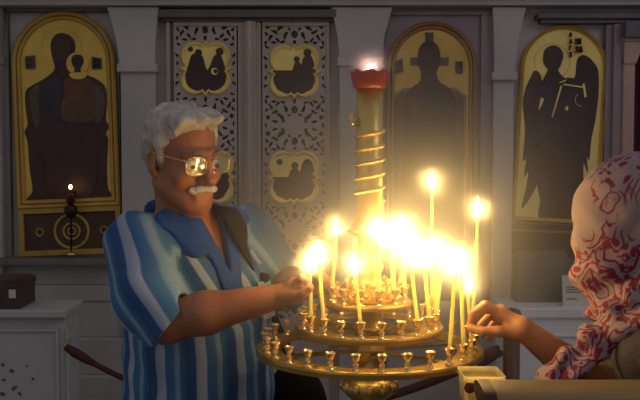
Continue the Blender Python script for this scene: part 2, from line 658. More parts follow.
def sdf_object(name, fn, lo, hi, h, material, parent=None, loc=None, attrs=None):
    v, q = mesh_sdf(fn, lo, hi, h)
    off = np.array(base_of(parent) if parent is not None else Vector(loc))
    me = bpy.data.meshes.new(name)
    me.vertices.add(len(v))
    me.vertices.foreach_set('co', (v - off).astype(np.float32).ravel())
    me.loops.add(len(q) * 4)
    me.loops.foreach_set('vertex_index', q.astype(np.int32).ravel())
    me.polygons.add(len(q))
    me.polygons.foreach_set('loop_start', np.arange(0, len(q) * 4, 4, dtype=np.int32))
    me.update(calc_edges=True)
    me.polygons.foreach_set('use_smooth', np.ones(len(q), bool))
    me.materials.append(material)
    for key, val in (attrs or {}).items():
        at = me.attributes.new(key, 'FLOAT', 'POINT')
        at.data.foreach_set('value', val(v).astype(np.float32))
    me.validate()
    o = bpy.data.objects.new(name, me)
    COL.objects.link(o)
    if parent is not None:
        o.parent = parent
    else:
        o.location = loc
    return o


def frame(yaw, pitch, roll=0.0):
    """columns: the figure's left, forward, up"""
    f0 = np.array((math.sin(yaw), -math.cos(yaw), 0))
    l = np.array((math.cos(yaw), math.sin(yaw), 0))
    z = np.array((0, 0, 1.0))
    f = f0 * math.cos(pitch) - z * math.sin(pitch)
    u = z * math.cos(pitch) + f0 * math.sin(pitch)
    l2 = l * math.cos(roll) + u * math.sin(roll)
    u2 = u * math.cos(roll) - l * math.sin(roll)
    return np.stack([l2, f, u2], 1)


# ================================================================== THE SETTING
WY = 5.0          # face of the marble screen


def fix(px, py, pivot, deg):
    a = math.radians(deg)
    dx, dy = px - pivot[0], py - pivot[1]
    return pivot[0] + dx * math.cos(a) + dy * math.sin(a), pivot[1] - dx * math.sin(a) + dy * math.cos(a)


def wall(px, py, Y=WY, lean=None):
    if lean:
        px, py = fix(px, py, *lean)
    p = P(px, py, Y)
    return p.x, p.z


def wbox(mb, x0, x1, ytop, ybot, d0, d1, mi=0, bev=0.0):
    """box on the screen: pixel edges at the wall, standing out from d0 to d1"""
    a, b = P(x0, ytop, WY), P(x1, ybot, WY)
    return mb.box(a.x, b.x, WY - d1, WY - d0, b.z, a.z, mi, bev)


fl = MB().box(-4.5, 4.5, -3.0, WY + 0.3, -0.1, 0.0)
structure(fl.build('floor', M['floor']))
wb = MB().box(-4.5, 4.5, WY, WY + 0.25, 0.0, 3.6)
structure(wb.build('wall_back', M['marble']))

# pilasters of the screen: shaft, flared capital
n_t = [0]


def trim_obj(mb, m):
    n_t[0] += 1
    return structure(mb.build('trim_%d' % n_t[0], m))


def pilaster(x0, x1, flare_l, flare_r, ycap, top=-60, m='marble'):
    mb = MB()
    a, b = P(x0, ycap, WY), P(x1, 300, WY)
    mb.box(a.x, b.x, WY - 0.07, WY, 0.0, a.z, 0, 0.008)
    # capital: outline that opens upward
    zt, zc = P(0, 10, WY).z, a.z
    xs = 1 / 180.0
    prof = []
    for t in (0, .12, .2, .45, .75, 1.0):
        s = t ** 1.8
        prof.append((a.x - flare_l * xs * s, zc + (zt - zc) * t))
    right = []
    for t in (0, .12, .2, .45, .75, 1.0):
        s = t ** 1.8
        right.append((b.x + flare_r * xs * s, zc + (zt - zc) * t))
    mb.prism(prof + right[::-1], WY - 0.095, WY)
    mb.box(a.x - 0.012, b.x + 0.012, WY - 0.105, WY, zc - 0.03, zc + 0.015, 0, 0.005)
    trim_obj(mb, M[m])


pilaster(123, 160, 11, 4, 68)
pilaster(339, 380, 8, 10, 62)
pilaster(491, 509, 2, 10, 76)
pilaster(-24, 8, 6, 3, 60)

# top cornice, in front of everything on the screen
mb = MB()
wbox(mb, -500, 1140, -80, 9, 0.0, 0.13, 0, 0.01)
wbox(mb, -500, 1140, -30, 2, 0.13, 0.18, 0, 0.01)
trim_obj(mb, M['marble'])
# lintel above the doors
mb = MB()
wbox(mb, 161, 336, 12, 20, 0.0, 0.10, 0, 0.006)
wbox(mb, 163, 334, 20, 23, 0.0, 0.06, 0, 0.004)
trim_obj(mb, M['dark_trim'])
# dark moulding over the angel icon
mb = MB()
wbox(mb, 534, 760, 16, 21, 0.0, 0.10, 0, 0.006)
wbox(mb, 538, 760, 21, 25, 0.0, 0.075, 0, 0.004)
trim_obj(mb, M['dark_trim'])
# mauve stone surround of the middle icon (upright slab with mitred top)
mb = MB()
wbox(mb, 386, 490, 12, 330, 0.0, 0.020)
wbox(mb, 389, 489, 12, 16, 0.020, 0.045, 0, 0.004)
wbox(mb, 480, 489, 16, 260, 0.020, 0.045, 0, 0.004)
trim_obj(mb, M['marble_mauve'])
# upper panel edge over the left icon
mb = MB()
wbox(mb, 9, 113, 9, 13, 0.0, 0.05, 0, 0.004)
wbox(mb, 9, 14, 13, 255, 0.0, 0.03, 0, 0.004)
wbox(mb, 119.5, 122.5, 40, 255, 0.0, 0.03, 0, 0.003)
trim_obj(mb, M['dark_trim'])
# ledges and courses of the marble base
mb = MB()
wbox(mb, 2, 126, 256, 262, 0.0, 0.16, 0, 0.006)
trim_obj(mb, M['slate'])
mb = MB()
for k, (yt, yb, d) in enumerate(((262, 284, 0.03), (284, 300, 0.05), (300, 336, 0.035), (336, 372, 0.06), (372, 470, 0.10))):
    wbox(mb, -400, 160, yt, yb, 0.0, d, 0, 0.008)
trim_obj(mb, M['marble'])
# grey slab beneath the angel icon and white marble base course
mb = MB()
wbox(mb, 500, 700, 256, 320, 0.0, 0.05, 0, 0.006)
trim_obj(mb, M['slate'])
mb = MB()
wbox(mb, 386, 500, 300, 470, 0.0, 0.05, 0, 0.01)
trim_obj(mb, M['marble'])
# pilaster, tan bracket and brown corner right of the angel icon
mb = MB()
wbox(mb, 603, 609, 26, 260, 0.0, 0.06, 0, 0.004)
wbox(mb, 609, 617, 26, 260, 0.0, 0.09, 0, 0.006)
trim_obj(mb, M['marble_mauve'])
mb = MB()
a, b = P(617, 60, WY), P(625, 260, WY)
mb.box(a.x, b.x, WY - 0.11, WY, 0.0, a.z, 0, 0.008)
c0, c1 = P(617, 42, WY), P(638, 42, WY)
mb.prism([(a.x, a.z - 0.03), (b.x, a.z - 0.03), (c1.x, c1.z), (a.x, c0.z)], WY - 0.12, WY)
wbox(mb, 616, 640, 40, 44, 0.0, 0.13, 0, 0.004)
trim_obj(mb, M['tan_stone'])
mb = MB()
wbox(mb, 616, 760, 25, 41, 0.0, 0.16, 0, 0.006)
trim_obj(mb, M['dark_trim'])

# ------------------------------------------------------------------ the carved double door


def quatrefoil(cx, cy, s=1.0, n=96):
    circ = [(11, 12.5, 13.6), (-11, 12.5, 13.6), (11, -12.5, 13.6), (-11, -12.5, 13.6), (0, 0, 20)]
    out = []
    for k in range(n):
        a = 2 * PI * k / n
        dx, dy = math.cos(a), math.sin(a)
        best = 0
        for x, y, r in circ:
            b = x * dx + y * dy
            q = b * b - (x * x + y * y - r * r)
            if q > 0:
                best = max(best, b + math.sqrt(q))
        for ax in range(4):
            da = (a - ax * PI / 2 + PI) % (2 * PI) - PI
            best = max(best, (26.5 if ax % 2 == 0 else 28) - abs(da) * 40)
        out.append((cx + dx * best * s, cy + dy * best * s))
    return out


def tear_holes(cx, cy, seedlist):
    return [(cx + x, cy + y, a, l, w) for x, y, a, l, w in seedlist]


def leaf_holes(cx, meds):
    """openwork of one leaf, mirrored about its middle line: (x, y, angle, length, width) in pixels"""
    H = []

    def sym(x, y, a, l, w):
        H.append((cx + x, y, a, l * .70, w * .72))
        H.append((cx - x, y, PI - a, l * .70, w * .72))
    ms = sorted(meds)
    gap = ms[1] - ms[0]
    mids = [ms[0] - gap / 2 + 0.0] + [m_ + gap / 2 for m_ in ms] + [ms[1] + gap * 1.5 - 10]
    for m_ in mids:
        for s in (1, -1):
            sym(26.5, m_ + s * 8, 0.0, 3.2, 3.2)
            sym(14, m_ + s * 9, s * 0.7, 7, 2.6)
            sym(20, m_ + s * 13, -s * 0.5, 5.5, 2.0)
            sym(9, m_ + s * 17, s * 1.2, 6, 2.2)
            sym(24, m_ + s * 19, s * 1.0, 5.5, 2.0)
            sym(28, m_ + s * 15, -s * 0.9, 3.6, 1.8)
            sym(17, m_ + s * 21, -s * 0.9, 4.5, 1.9)
            sym(20, m_ + s * 4, s * 0.25, 4.5, 1.8)
            sym(28.5, m_ + s * 24, s * 1.4, 3.6, 1.8)
            sym(11.5, m_ + s * 4, -s * 0.4, 3.2, 1.5)
            H.append((cx, m_ + s * 15.5, PI / 2, 3.8, 3.2))
            H.append((cx, m_ + s * 24, PI / 2, 3.0, 1.6))
            sym(5, m_ + s * 10.5, s * 2.4, 3.2, 1.5)
        sym(28.5, m_, PI / 2, 4.0, 1.6)
    for m_ in ms:
        for s in (1, -1):
            sym(28.6, m_ + s * 6, s * 1.3, 3.6, 1.6)
            sym(29.2, m_ + s * 14, s * 0.9, 3.8, 1.7)
            sym(27.5, m_ + s * 24.5, s * 0.5, 3.4, 1.7)
            sym(21, m_ + s * 29, s * 0.2, 4.2, 1.8)
            sym(12, m_ + s * 29.5, -s * 0.2, 4.0, 1.7)
    return H


def carved_leaf(name, x0, x1, top, bot, cx, meds, astragal):
    za, zb = P(0, top, WY).z, P(0, bot, WY).z
    xa, xb = P(x0, 0, WY).x, P(x1, 0, WY).x
    root = structure(empty(name, ((xa + xb) / 2, WY - 0.03, 0.25)))
    mb = MB()
    hx0, hx1, pt, pb = cx - 32.0, cx + 32.0, 27, 318
    wbox(mb, x0, hx0, top, bot, 0.0, 0.045, 0, 0.004)
    wbox(mb, hx1, x1, top, bot, 0.0, 0.045, 0, 0.004)
    wbox(mb, hx0, hx1, top, pt, 0.0, 0.045, 0, 0.003)
    wbox(mb, hx0, hx1, pb, bot, 0.0, 0.045, 0, 0.004)
    mb.build('door_frame', M['marble_carved'], root)
    mb = MB()
    wbox(mb, hx0 - 1, hx1 + 1, pt - 1, pb + 1, 0.0, 0.008)
    mb.build('door_backing', M['hole'], root)
    # pierced marble panel: cells cut away where the carving is open
    st = 0.62
    nx, ny = int((hx1 - hx0) / st), int((pb - pt) / st)
    gx, gy = np.meshgrid(hx0 + (np.arange(nx) + .5) * st, pt + (np.arange(ny) + .5) * st, indexing='ij')
    open_ = np.zeros_like(gx, bool)
    for hx, hy, a, l, w in leaf_holes(cx, meds):
        dx, dy = gx - hx, gy - hy
        u = (dx * math.cos(a) + dy * math.sin(a)) / l
        v = (-dx * math.sin(a) + dy * math.cos(a) + (0.18 * l * (u * u - .4) if l > w * 1.3 else 0)) / (w * np.clip(1.0 - 0.45 * u, .3, 1.6) if l > w * 1.3 else w)
        open_ |= (u * u + v * v) < 1
    for my in meds:
        q = ((gx - cx) / 22.0) ** 2 + ((gy - my) / 24.0) ** 2
        open_ &= ~(q < 1)
    P0, P1 = P(hx0, pt, WY), P(hx1, pb, WY)
    vx = np.linspace(P0.x, P1.x, nx + 1)
    vz = np.linspace(P0.z, P1.z, ny + 1)
    yf, yb_ = WY - 0.034, WY - 0.018
    nv = (nx + 1) * (ny + 1)
    V = [(x, yf, z) for x in vx for z in vz] + [(x, yb_, z) for x in vx for z in vz]
    Fc = []

    def I(i, j, k):
        return k * nv + i * (ny + 1) + j
    for i in range(nx):
        for j in range(ny):
            if open_[i, j]:
                continue
            Fc.append((I(i, j, 0), I(i + 1, j, 0), I(i + 1, j + 1, 0), I(i, j + 1, 0)))
            if i > 0 and open_[i - 1, j]:
                Fc.append((I(i, j, 0), I(i, j + 1, 0), I(i, j + 1, 1), I(i, j, 1)))
            if i < nx - 1 and open_[i + 1, j]:
                Fc.append((I(i + 1, j, 0), I(i + 1, j + 1, 0), I(i + 1, j + 1, 1), I(i + 1, j, 1)))
            if j > 0 and open_[i, j - 1]:
                Fc.append((I(i, j, 0), I(i + 1, j, 0), I(i + 1, j, 1), I(i, j, 1)))
            if j < ny - 1 and open_[i, j + 1]:
                Fc.append((I(i, j + 1, 0), I(i + 1, j + 1, 0), I(i + 1, j + 1, 1), I(i, j + 1, 1)))
    used = sorted({i for f in Fc for i in f})
    mp = {o: k for k, o in enumerate(used)}
    mb = MB()
    mb.add([V[o] for o in used], [tuple(mp[i] for i in f) for f in Fc])
    mb.build('carved_panel', M['marble_carved'], root)
    if astragal:
        mb = MB()
        wbox(mb, astragal[0], astragal[1], top, bot, 0.045, 0.075, 0, 0.008)
        wbox(mb, astragal[0] + 3, astragal[1] - 3, top, bot, 0.075, 0.09, 0, 0.005)
        mb.build('door_astragal', M['marble_carved'], root)
    return root


def medallion(parent, cx, cy, shapes):
    mb = MB()
    outer = [wall(*q) for q in quatrefoil(cx, cy, 1.0)]
    inner = [wall(*q) for q in quatrefoil(cx, cy, 0.87)]
    mid = [wall(*q) for q in quatrefoil(cx, cy, 0.94)]
    L3 = lambda lp, d: [(x, WY - d, z) for x, z in lp]
    mb.loft([L3(outer, 0.034), L3(outer, 0.045), L3(mid, 0.055), L3(inner, 0.046), L3(inner, 0.034)])
    fr = mb.build('medallion_frame', M['gold_pale'], parent)
    mb = MB()
    mb.prism([wall(*q) for q in quatrefoil(cx, cy, 0.90)], WY - 0.040, WY - 0.034, 0)
    dep = 0.0405
    for mi, poly, smooth in shapes:
        pts = [(cx + x, cy + y) for x, y in poly]
        if smooth:
            pts = catmull(pts, 5)
        mb.prism([wall(*q) for q in pts], WY - dep, WY - 0.0395, mi)
        dep += 0.0006
    mb.build('medallion_painting', [M['gold_pale'], M['figure'], M['figure_red'], M['gold_dull']], fr)


left_leaf = carved_leaf('door_1', 167, 247, 23, 430, 206.5, (69, 177), None)
right_leaf = carved_leaf('door_2', 255, 329, 23, 430, 294.5, (72, 177), (245, 258))

ARC = lambda cx, cy, r, a0, a1, n=12: [(cx + r * math.cos(math.radians(a0 + (a1 - a0) * k / n)), cy + r * math.sin(math.radians(a0 + (a1 - a0) * k / n))) for k in range(n + 1)]
DISC = lambda x, y, r_: (1, ARC(x, y, r_, 0, 360), False)
RIM_L = [(-19, 16), (-8, 22.5), (8, 22.5), (17, 18), (20.5, 11)]
# two robed figures leaning together, a small halo between them
medallion(left_leaf, 206.5, 69, [
    (1, [(-20, 8), (-17, -4), (-14, -13), (-9, -15), (-3, -12), (0, -2), (3, 6), (3, 22.5), (-8, 22.5), (-17, 18)], True),
    (1, [(2, 22), (0, 8), (5, -4), (9, -13), (15, -13), (19, -2), (20.5, 10), (17, 18), (9, 22.5)], True),
    DISC(-7, -15.5, 3.6), DISC(14, -16.5, 3.9), DISC(-15, -19, 2.6),
    (0, ARC(9, 3, 3.6, 0, 360), False), (1, ARC(10.0, 3, 2.3, 0, 360), False)])
medallion(left_leaf, 210.0, 177, [
    (1, [(-21, -2), (-8, -4), (0, -2), (20, -5), (20, 10), (14, 20), (8, 22.5), (-8, 22.5), (-17, 18), (-21, 8)], False),
    (1, [(-8, 8), (-6, -6), (-1, -9), (5, -6), (8, 8)], True), DISC(-1, -11.5, 3.4)])
# a writer at his table
medallion(right_leaf, 294.5, 72, [
    (1, [(-21, -1), (2, -1), (20, -1), (20.5, 11), (17, 18), (8, 22.5), (-8, 22.5), (-17, 18), (-20.5, 11)], False),
    (1, [(6, 8), (7, -6), (10, -15), (16, -16), (20, -6), (20, 8)], True), DISC(13, -18.5, 4.0),
    (1, [(-2, 4), (0, -7), (3, -10), (7, -6), (9, 6)], True), DISC(2.5, -12, 3.0),
    (2, [(-4, 4), (4, 0), (9, 6), (7, 17), (-2, 18)], True)])
medallion(right_leaf, 294.0, 177, [
    (1, [(-21, 0), (0, 0), (20, -2), (20.5, 11), (17, 18), (8, 22.5), (-8, 22.5), (-17, 18), (-20.5, 11)], False),
    (1, [(6, 6), (8, -12), (13, -18), (19, -13), (20.5, 6)], True),
    (1, [(-6, 10), (-4, -4), (0, -9), (6, -5), (8, 10)], True), DISC(1, -11.5, 3.6),
    (2, [(-4, 6), (1, -3), (6, 4), (6, 16), (-4, 17)], True), DISC(-14, -15, 3.0)])

# ------------------------------------------------------------------ icons
def arch_loop(x0, x1, top, bot, n=28):
    r = (x1 - x0) / 2
    cx, cy = (x0 + x1) / 2, top + r
    pts = [(x0, bot)]
    pts += [(cx - r * math.cos(PI * k / n), cy - r * math.sin(PI * k / n)) for k in range(n + 1)]
    pts += [(x1, bot)]
    return pts


def icon(name, label, x0, x1, top, bot, fw, lean, mats, layers, frame_mat, depth=0.045):
    cx = (x0 + x1) / 2
    bx, bz = wall(cx, bot, WY, lean)
    root = empty(name, (bx, WY, bz), label, 'icon')
    Lp = lambda i, d: [(x, WY - d, z) for x, z in (wall(px, py, WY, lean) for px, py in arch_loop(x0 + i, x1 - i, top + i, bot - i))]
    mb = MB()
    mb.loft([Lp(0, 0.0), Lp(0, depth * .8), Lp(fw * .18, depth), Lp(fw * .42, depth * .85), Lp(fw * .5, depth * .6),
             Lp(fw * .62, depth * .85), Lp(fw * .85, depth * .75), Lp(fw, 0.02), Lp(fw, 0.0)])
    mb.build('icon_frame', frame_mat, root)
    mb = MB()
    mb.prism([wall(px, py, WY, lean) for px, py in arch_loop(x0 + fw * .8, x1 - fw * .8, top + fw * .8, bot - fw * .8)], WY - 0.022, WY - 0.001, 0)
    d = 0.0228
    for mi, poly, smooth in layers:
        pts = catmull(poly, 5) if smooth else poly
        mb.prism([wall(px, py, WY) for px, py in pts], WY - d, WY - 0.0215, mi)
        d += 0.0007
    mb.build('icon_painting', mats, root)
    return root


def ringpoly(cx, cy, r, w, n=40):
    """a thin band as two half bands"""
    o = []
    for a0 in (0, 180):
        o.append(ARC(cx, cy, r, a0, a0 + 180, n) + ARC(cx, cy, r - w, a0 + 180, a0, n))
    return o


def glyphs(mi, x, y, w, h, rows):
    """small worn lettering on the panel as single strokes"""
    o = []
    for r, row in enumerate(rows):
        for c, strokes in enumerate(row):
            for (ax, ay, bx, by) in strokes:
                xa, ya = x + c * w + ax * w * .7, y + r * h + ay * h * .75
                xb, yb = x + c * w + bx * w * .7, y + r * h + by * h * .75
                L = math.hypot(xb - xa, yb - ya) or 1
                nx_, ny_ = -(yb - ya) / L * .22, (xb - xa) / L * .22
                o.append((mi, [(xa + nx_, ya + ny_), (xb + nx_, yb + ny_), (xb - nx_, yb - ny_), (xa - nx_, ya - ny_)], False))
    return o


MU = [(0, 1, 0, 0), (0, 0, .5, .6), (.5, .6, 1, 0), (1, 0, 1, 1)]
RHO = [(0, 1, 0, 0), (0, 0, .8, .2), (.8, .2, 0, .5)]
IOTA = [(.4, 0, .4, 1)]
CHI = [(0, 0, 1, 1), (1, 0, 0, 1)]
ALPHA = [(0, 1, .5, 0), (.5, 0, 1, 1), (.25, .6, .75, .6)]
OMI = [(0, .5, .5, 0), (.5, 0, 1, .5), (1, .5, .5, 1), (.5, 1, 0, .5)]
SIG = [(1, 0, 0, 0), (0, 0, 0, 1), (0, 1, 1, 1)]

# mother and child
lay = []
for b in ringpoly(63, 49, 20.5, .8):
    lay.append((7, b, False))
lay.append((1, [(27, 92), (33, 86), (44, 80), (52, 74), (56, 68), (53, 56), (52, 44), (56, 36), (63, 33.5), (71, 36), (76, 43), (76, 52), (73, 62), (72, 70), (84, 74), (97, 79), (106, 87),
                (108, 100), (107, 120), (110, 126), (107, 134), (109, 140), (108, 170), (109, 188), (111, 203), (33, 203), (34, 190), (31, 168), (29, 142), (26, 132), (29, 124), (27, 108)], True))
lay.append((6, [(31, 92), (40, 86), (41, 100), (40, 124), (36, 124), (32, 108)], True))
lay.append((6, [(94, 86), (103, 90), (106, 104), (103, 120), (97, 122), (94, 104)], True))
lay.append((4, [(66, 80), (80, 78), (94, 82), (97, 96), (96, 116), (88, 122), (72, 122), (63, 118), (63, 104), (66, 92)], True))
lay.append((3, [(42, 88), (56, 76), (64, 84), (62, 104), (62, 124), (44, 122), (41, 104)], True))
lay.append((2, [(44, 126), (80, 124), (96, 128), (98, 160), (92, 196), (54, 196), (46, 170)], True))
lay.append((5, [(55, 47), (57, 41), (63, 38), (70, 41), (72, 48), (70, 56), (65, 62), (59, 58)], True))
lay.append((0, ARC(79, 64, 10.6, 0, 360, 30), False))
for b in ringpoly(79, 64, 11.4, .8):
    lay.append((7, b, False))
lay.append((1, [(73, 63), (74, 57), (79, 55), (84, 57), (85, 63), (82, 69), (82, 73), (76, 73), (76, 69)], True))
lay.append((0, [(71, 74), (88, 73), (85, 79), (75, 79)], True))
for x, y, a in ((27, 57, -4), (93, 57, 6)):
    lay.append((6, [(x, y), (x + 9.5, y + a * .3), (x + 10, y + 12), (x + .5, y + 12.5)], False))
lay += glyphs(1, 28.5, 59, 4, 5, [[MU, RHO], [OMI, IOTA]]) + glyphs(1, 95, 59.5, 4, 5, [[OMI, IOTA], [ALPHA, SIG]])
PAINT = lambda g: [M[g], M['figure'], M['figure_red'], M['figure_blue'], M['figure_tan'], M['figure_face'], M['figure_grey'], M['gold_dull'], M['figure_throne']]
LEAN_L = ((67, 130), 2.2)
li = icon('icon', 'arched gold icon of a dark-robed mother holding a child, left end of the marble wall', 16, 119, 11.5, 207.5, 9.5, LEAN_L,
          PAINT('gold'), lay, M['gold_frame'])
# its lower panel with the ring ornament
mb = MB()
q = lambda px, py: wall(px, py, WY, LEAN_L)
pan = [q(17, 207.5), q(118.5, 207.5), q(118.5, 254), q(17, 254)]
mb.prism(pan, WY - 0.018, WY - 0.0005)
lp = mb.build('lower_panel', M['predella'], li)
mb = MB()
for x0, x1, y0, y1 in ((17, 118.5, 207.5, 212), (17, 118.5, 249, 254), (17, 22, 212, 249), (113.5, 118.5, 212, 249)):
    mb.prism([q(x0, y0), q(x1, y0), q(x1, y1), q(x0, y1)], WY - 0.036, WY - 0.018)
mb.build('panel_border', M['gold_frame'], lp)


def disc_ring(mb, cx, cy, r, w, d0, d1, lean, n=40):
    Lc = lambda rr, d: [(x, WY - d, z) for x, z in (wall(*p_, WY, lean) for p_ in ARC(cx, cy, rr, 0, 360, n)[:-1])]
    mb.loft([Lc(r, d0), Lc(r, d1 * .9), Lc(r - w / 2, d1), Lc(r - w, d1 * .9), Lc(r - w, d0)])


mb = MB()
disc_ring(mb, 69, 231, 18, 2.6, 0.018, 0.030, LEAN_L)
disc_ring(mb, 69, 231, 9, 2.2, 0.018, 0.030, LEAN_L)
disc_ring(mb, 69, 231, 4.5, 1.6, 0.018, 0.028, LEAN_L)
disc_ring(mb, 37, 231, 4.2, 1.3, 0.018, 0.026, LEAN_L, 20)
disc_ring(mb, 101, 231, 4.2, 1.3, 0.018, 0.026, LEAN_L, 20)
mb.build('ring_ornament', M['gold_frame'], lp)

# blessing figure, partly behind the brass column
lay = []
for b in ringpoly(429, 64, 27, .9):
    lay.append((7, b, False))
lay += [(6, [(424.5, 33), (433, 33), (433, 44), (424.5, 44)], False), (6, [(410, 58), (420, 58), (420, 66), (410, 66)], False), (6, [(438, 58), (448, 58), (448, 66), (438, 66)], False)]
lay.append((8, [(390, 96), (404, 88), (454, 88), (466, 96), (466, 240), (391, 240)], False))
lay.append((6, [(393, 98), (404, 91), (404, 240), (394, 240)], False))
lay.append((6, [(455, 91), (463, 98), (463, 240), (456, 240)], False))
lay.append((1, [(403, 110), (404, 96), (411, 88), (419, 82), (421, 74), (418.5, 66), (417.5, 54), (421, 45), (428, 41.5), (435, 44), (439.5, 53), (438.5, 66), (436, 74), (439, 82), (448, 88),
                (454, 96), (456, 112), (455, 132), (459, 150), (460, 190), (458, 240), (402, 240), (400, 190), (403, 150), (402, 128)], True))
lay.append((3, [(420, 88), (436, 88), (446, 100), (448, 130), (444, 170), (418, 170), (414, 130)], True))
lay.append((2, [(405, 100), (413, 92), (417, 110), (414, 136), (404, 132)], True))
lay.append((4, [(411, 104), (416, 101), (420, 105), (417, 114), (412, 115)], True))
lay.append((5, [(421, 54), (424, 48), (429, 46), (434, 49), (436, 56), (434, 66), (429, 72), (424, 66)], True))
lay.append((6, [(395, 62), (402, 59), (403, 72), (395, 74)], False))
lay.append((6, [(455, 62), (462, 62), (462, 74), (455, 73)], False))
lay += glyphs(1, 396, 63, 3.4, 5, [[IOTA, SIG]]) + glyphs(1, 456, 63, 3.4, 5, [[CHI, SIG]])
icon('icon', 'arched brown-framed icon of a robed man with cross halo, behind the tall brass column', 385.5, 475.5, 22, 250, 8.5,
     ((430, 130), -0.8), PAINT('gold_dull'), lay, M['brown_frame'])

# winged angel
lay = []
for b in ringpoly(551, 62, 18, .6):
    lay.append((7, b, False))
WING_L = [(530, 77), (533, 71.5), (538, 73), (542, 84), (545, 96), (545, 120), (541, 150), (538, 176), (532, 193), (521, 208), (525, 188), (527, 172), (523, 177), (525, 160), (522, 159), (524, 130), (522, 104), (525, 88)]
WING_R = [(575, 66), (577, 58), (583, 55.5), (591, 61), (597, 72), (597, 96), (594, 120), (590, 140), (588, 160), (585.5, 157), (586.5, 172), (581, 158), (575, 140), (568, 110), (570, 84), (574, 76)]
lay.append((1, WING_L, True))
lay.append((1, WING_R, True))
lay.append((1, [(546, 72), (550, 66), (555, 67), (559, 74), (565, 79), (574, 82), (582, 90), (583, 108), (583, 140), (582, 170), (579, 219), (540, 219), (539, 200), (535, 180), (530, 150), (529, 120), (531, 98), (540, 84)], True))
lay.append((3, [(566, 78), (582, 84), (584, 100), (578, 106), (566, 100), (560, 88)], True))
lay.append((3, [(540, 84), (550, 82), (556, 92), (552, 120), (546, 150), (536, 130), (536, 96)], True))
lay.append((2, [(552, 106), (566, 104), (574, 120), (572, 160), (566, 200), (550, 210), (546, 170), (550, 130)], True))
lay.append((1, [(542, 60), (544, 50), (551, 46), (558, 48), (562, 55), (560, 64), (557, 70), (554, 76), (549, 72), (544, 66)], True))
lay.append((5, [(545, 58), (547, 52), (551, 50), (555, 54), (555, 62), (551, 68), (547, 65)], True))
lay.append((0, [(559.2, 86), (561, 86), (551.5, 117), (550.3, 117)], False))
lay.append((0, [(562, 84), (583, 87), (583, 88.4), (562, 85.4)], False))
lay.append((0, [(581, 84), (583, 84), (585, 97), (583, 98)], False))
lay.append((0, [(540, 98), (542.3, 100), (540, 106), (537.5, 110), (538.5, 103)], True))
lay.append((0, [(565, 107), (566.5, 106), (566, 111), (563.5, 109)], True))
lay.append((0, [(558, 82.5), (565, 79.8), (564, 81.5), (558, 83.5)], False))
for a0 in range(0, 140, 20):
    pts = ARC(580, 100, 7, 90 + a0, 112 + a0, 3) + ARC(580, 100, 6.2, 112 + a0, 90 + a0, 3)
    lay.append((7, pts, False))
lay.append((5, [(543.2, 79.5), (545.5, 78.5), (546.5, 81), (544, 82.4)], True))
lay += glyphs(2, 568, 33, 3, 6.5, [[OMI], [ALPHA], [RHO], [CHI]]) + glyphs(2, 574, 39, 3.6, 8, [[MU, IOTA], [CHI, ALPHA]])
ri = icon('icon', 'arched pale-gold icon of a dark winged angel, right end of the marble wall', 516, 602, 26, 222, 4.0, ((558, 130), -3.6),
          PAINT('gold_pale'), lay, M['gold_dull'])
mb = MB()
q = lambda px, py: wall(px, py, WY, ((558, 130), -2.5))
mb.prism([q(511, 224.5), q(602, 224.5), q(602, 255), q(511, 255)], WY - 0.06, WY - 0.0505)
lp = mb.build('lower_panel', M['predella'], ri)
mb = MB()
mb.prism([q(511, 230), q(602, 230), q(602, 232), q(511, 232)], WY - 0.068, WY - 0.06)
mb.build('panel_border', M['brown_frame'], lp)

# oil lamp on the ledge before the left icon
b = P(71.5, 257, 4.90)
zt = P(0, 257, 4.90).z
lamp = empty('oil_lamp', (b.x, 4.90, P(0, 256, WY - .16).z), 'small lit oil lamp, dark bowl on thin stem, on the ledge before the left icon', 'oil lamp')
z0 = lamp.location.z
c = (b.x, 4.90, z0)
H = P(0, 187, 4.90).z - z0
MB().lathe(c, [(0.030, 0.0), (0.030, 0.006), (0.012, 0.014), (0.006, 0.02)], 24).build('lamp_base', M['brass_pale'], lamp)
MB().lathe(c, [(0.005, 0.018), (0.005, H - .20), (0.010, H - .195), (0.005, H - .185), (0.005, H - .17)], 12).build('lamp_stem', M['iron'], lamp)
MB().lathe(c, [(0.006, H - .17), (0.020, H - .165), (0.034, H - .145), (0.036, H - .12), (0.028, H - .105), (0.026, H - .10)], 24).build('lamp_bowl', M['iron'], lamp)
MB().lathe(c, [(0.012, H - .10), (0.022, H - .085), (0.027, H - .05), (0.030, H - .022), (0.028, H - .022), (0.025, H - .05), (0.016, H - .08)], 24).build('lamp_glass', M['dark_glass'], lamp)
MB().sphere((b.x, 4.90, z0 + H), (0.009, 0.009, 0.013)).build('flame', M['lamp_flame'], lamp)

# curtain at the far right
mb = MB()
n = 60
x0, x1 = P(623, 0, WY).x, P(720, 0, WY).x
zt = P(0, 41, WY).z
lps = []
for z in (zt, 1.2, 0.02):
    lps.append([(x0 + (x1 - x0) * k / n, WY - 0.055 + 0.022 * math.sin(k * 0.9) + .008 * math.sin(k * 2.3 + z), z) for k in range(n + 1)])
back = [[(x, y + 0.008, z) for x, y, z in lp_] for lp_ in lps]
mb.loft(lps, 0, False, True)
mb.loft(back, 0, False, True)
for a_, b_ in ((lps[0], back[0]), (lps[-1], back[-1])):
    mb.loft([a_, b_], 0, False)
cu = mb.build('curtain', M['curtain'], None, ((x0 + x1) / 2, WY - .05, 0.02))
tag(cu, 'dark crimson curtain hanging at the far right edge beyond the angel icon', 'curtain')

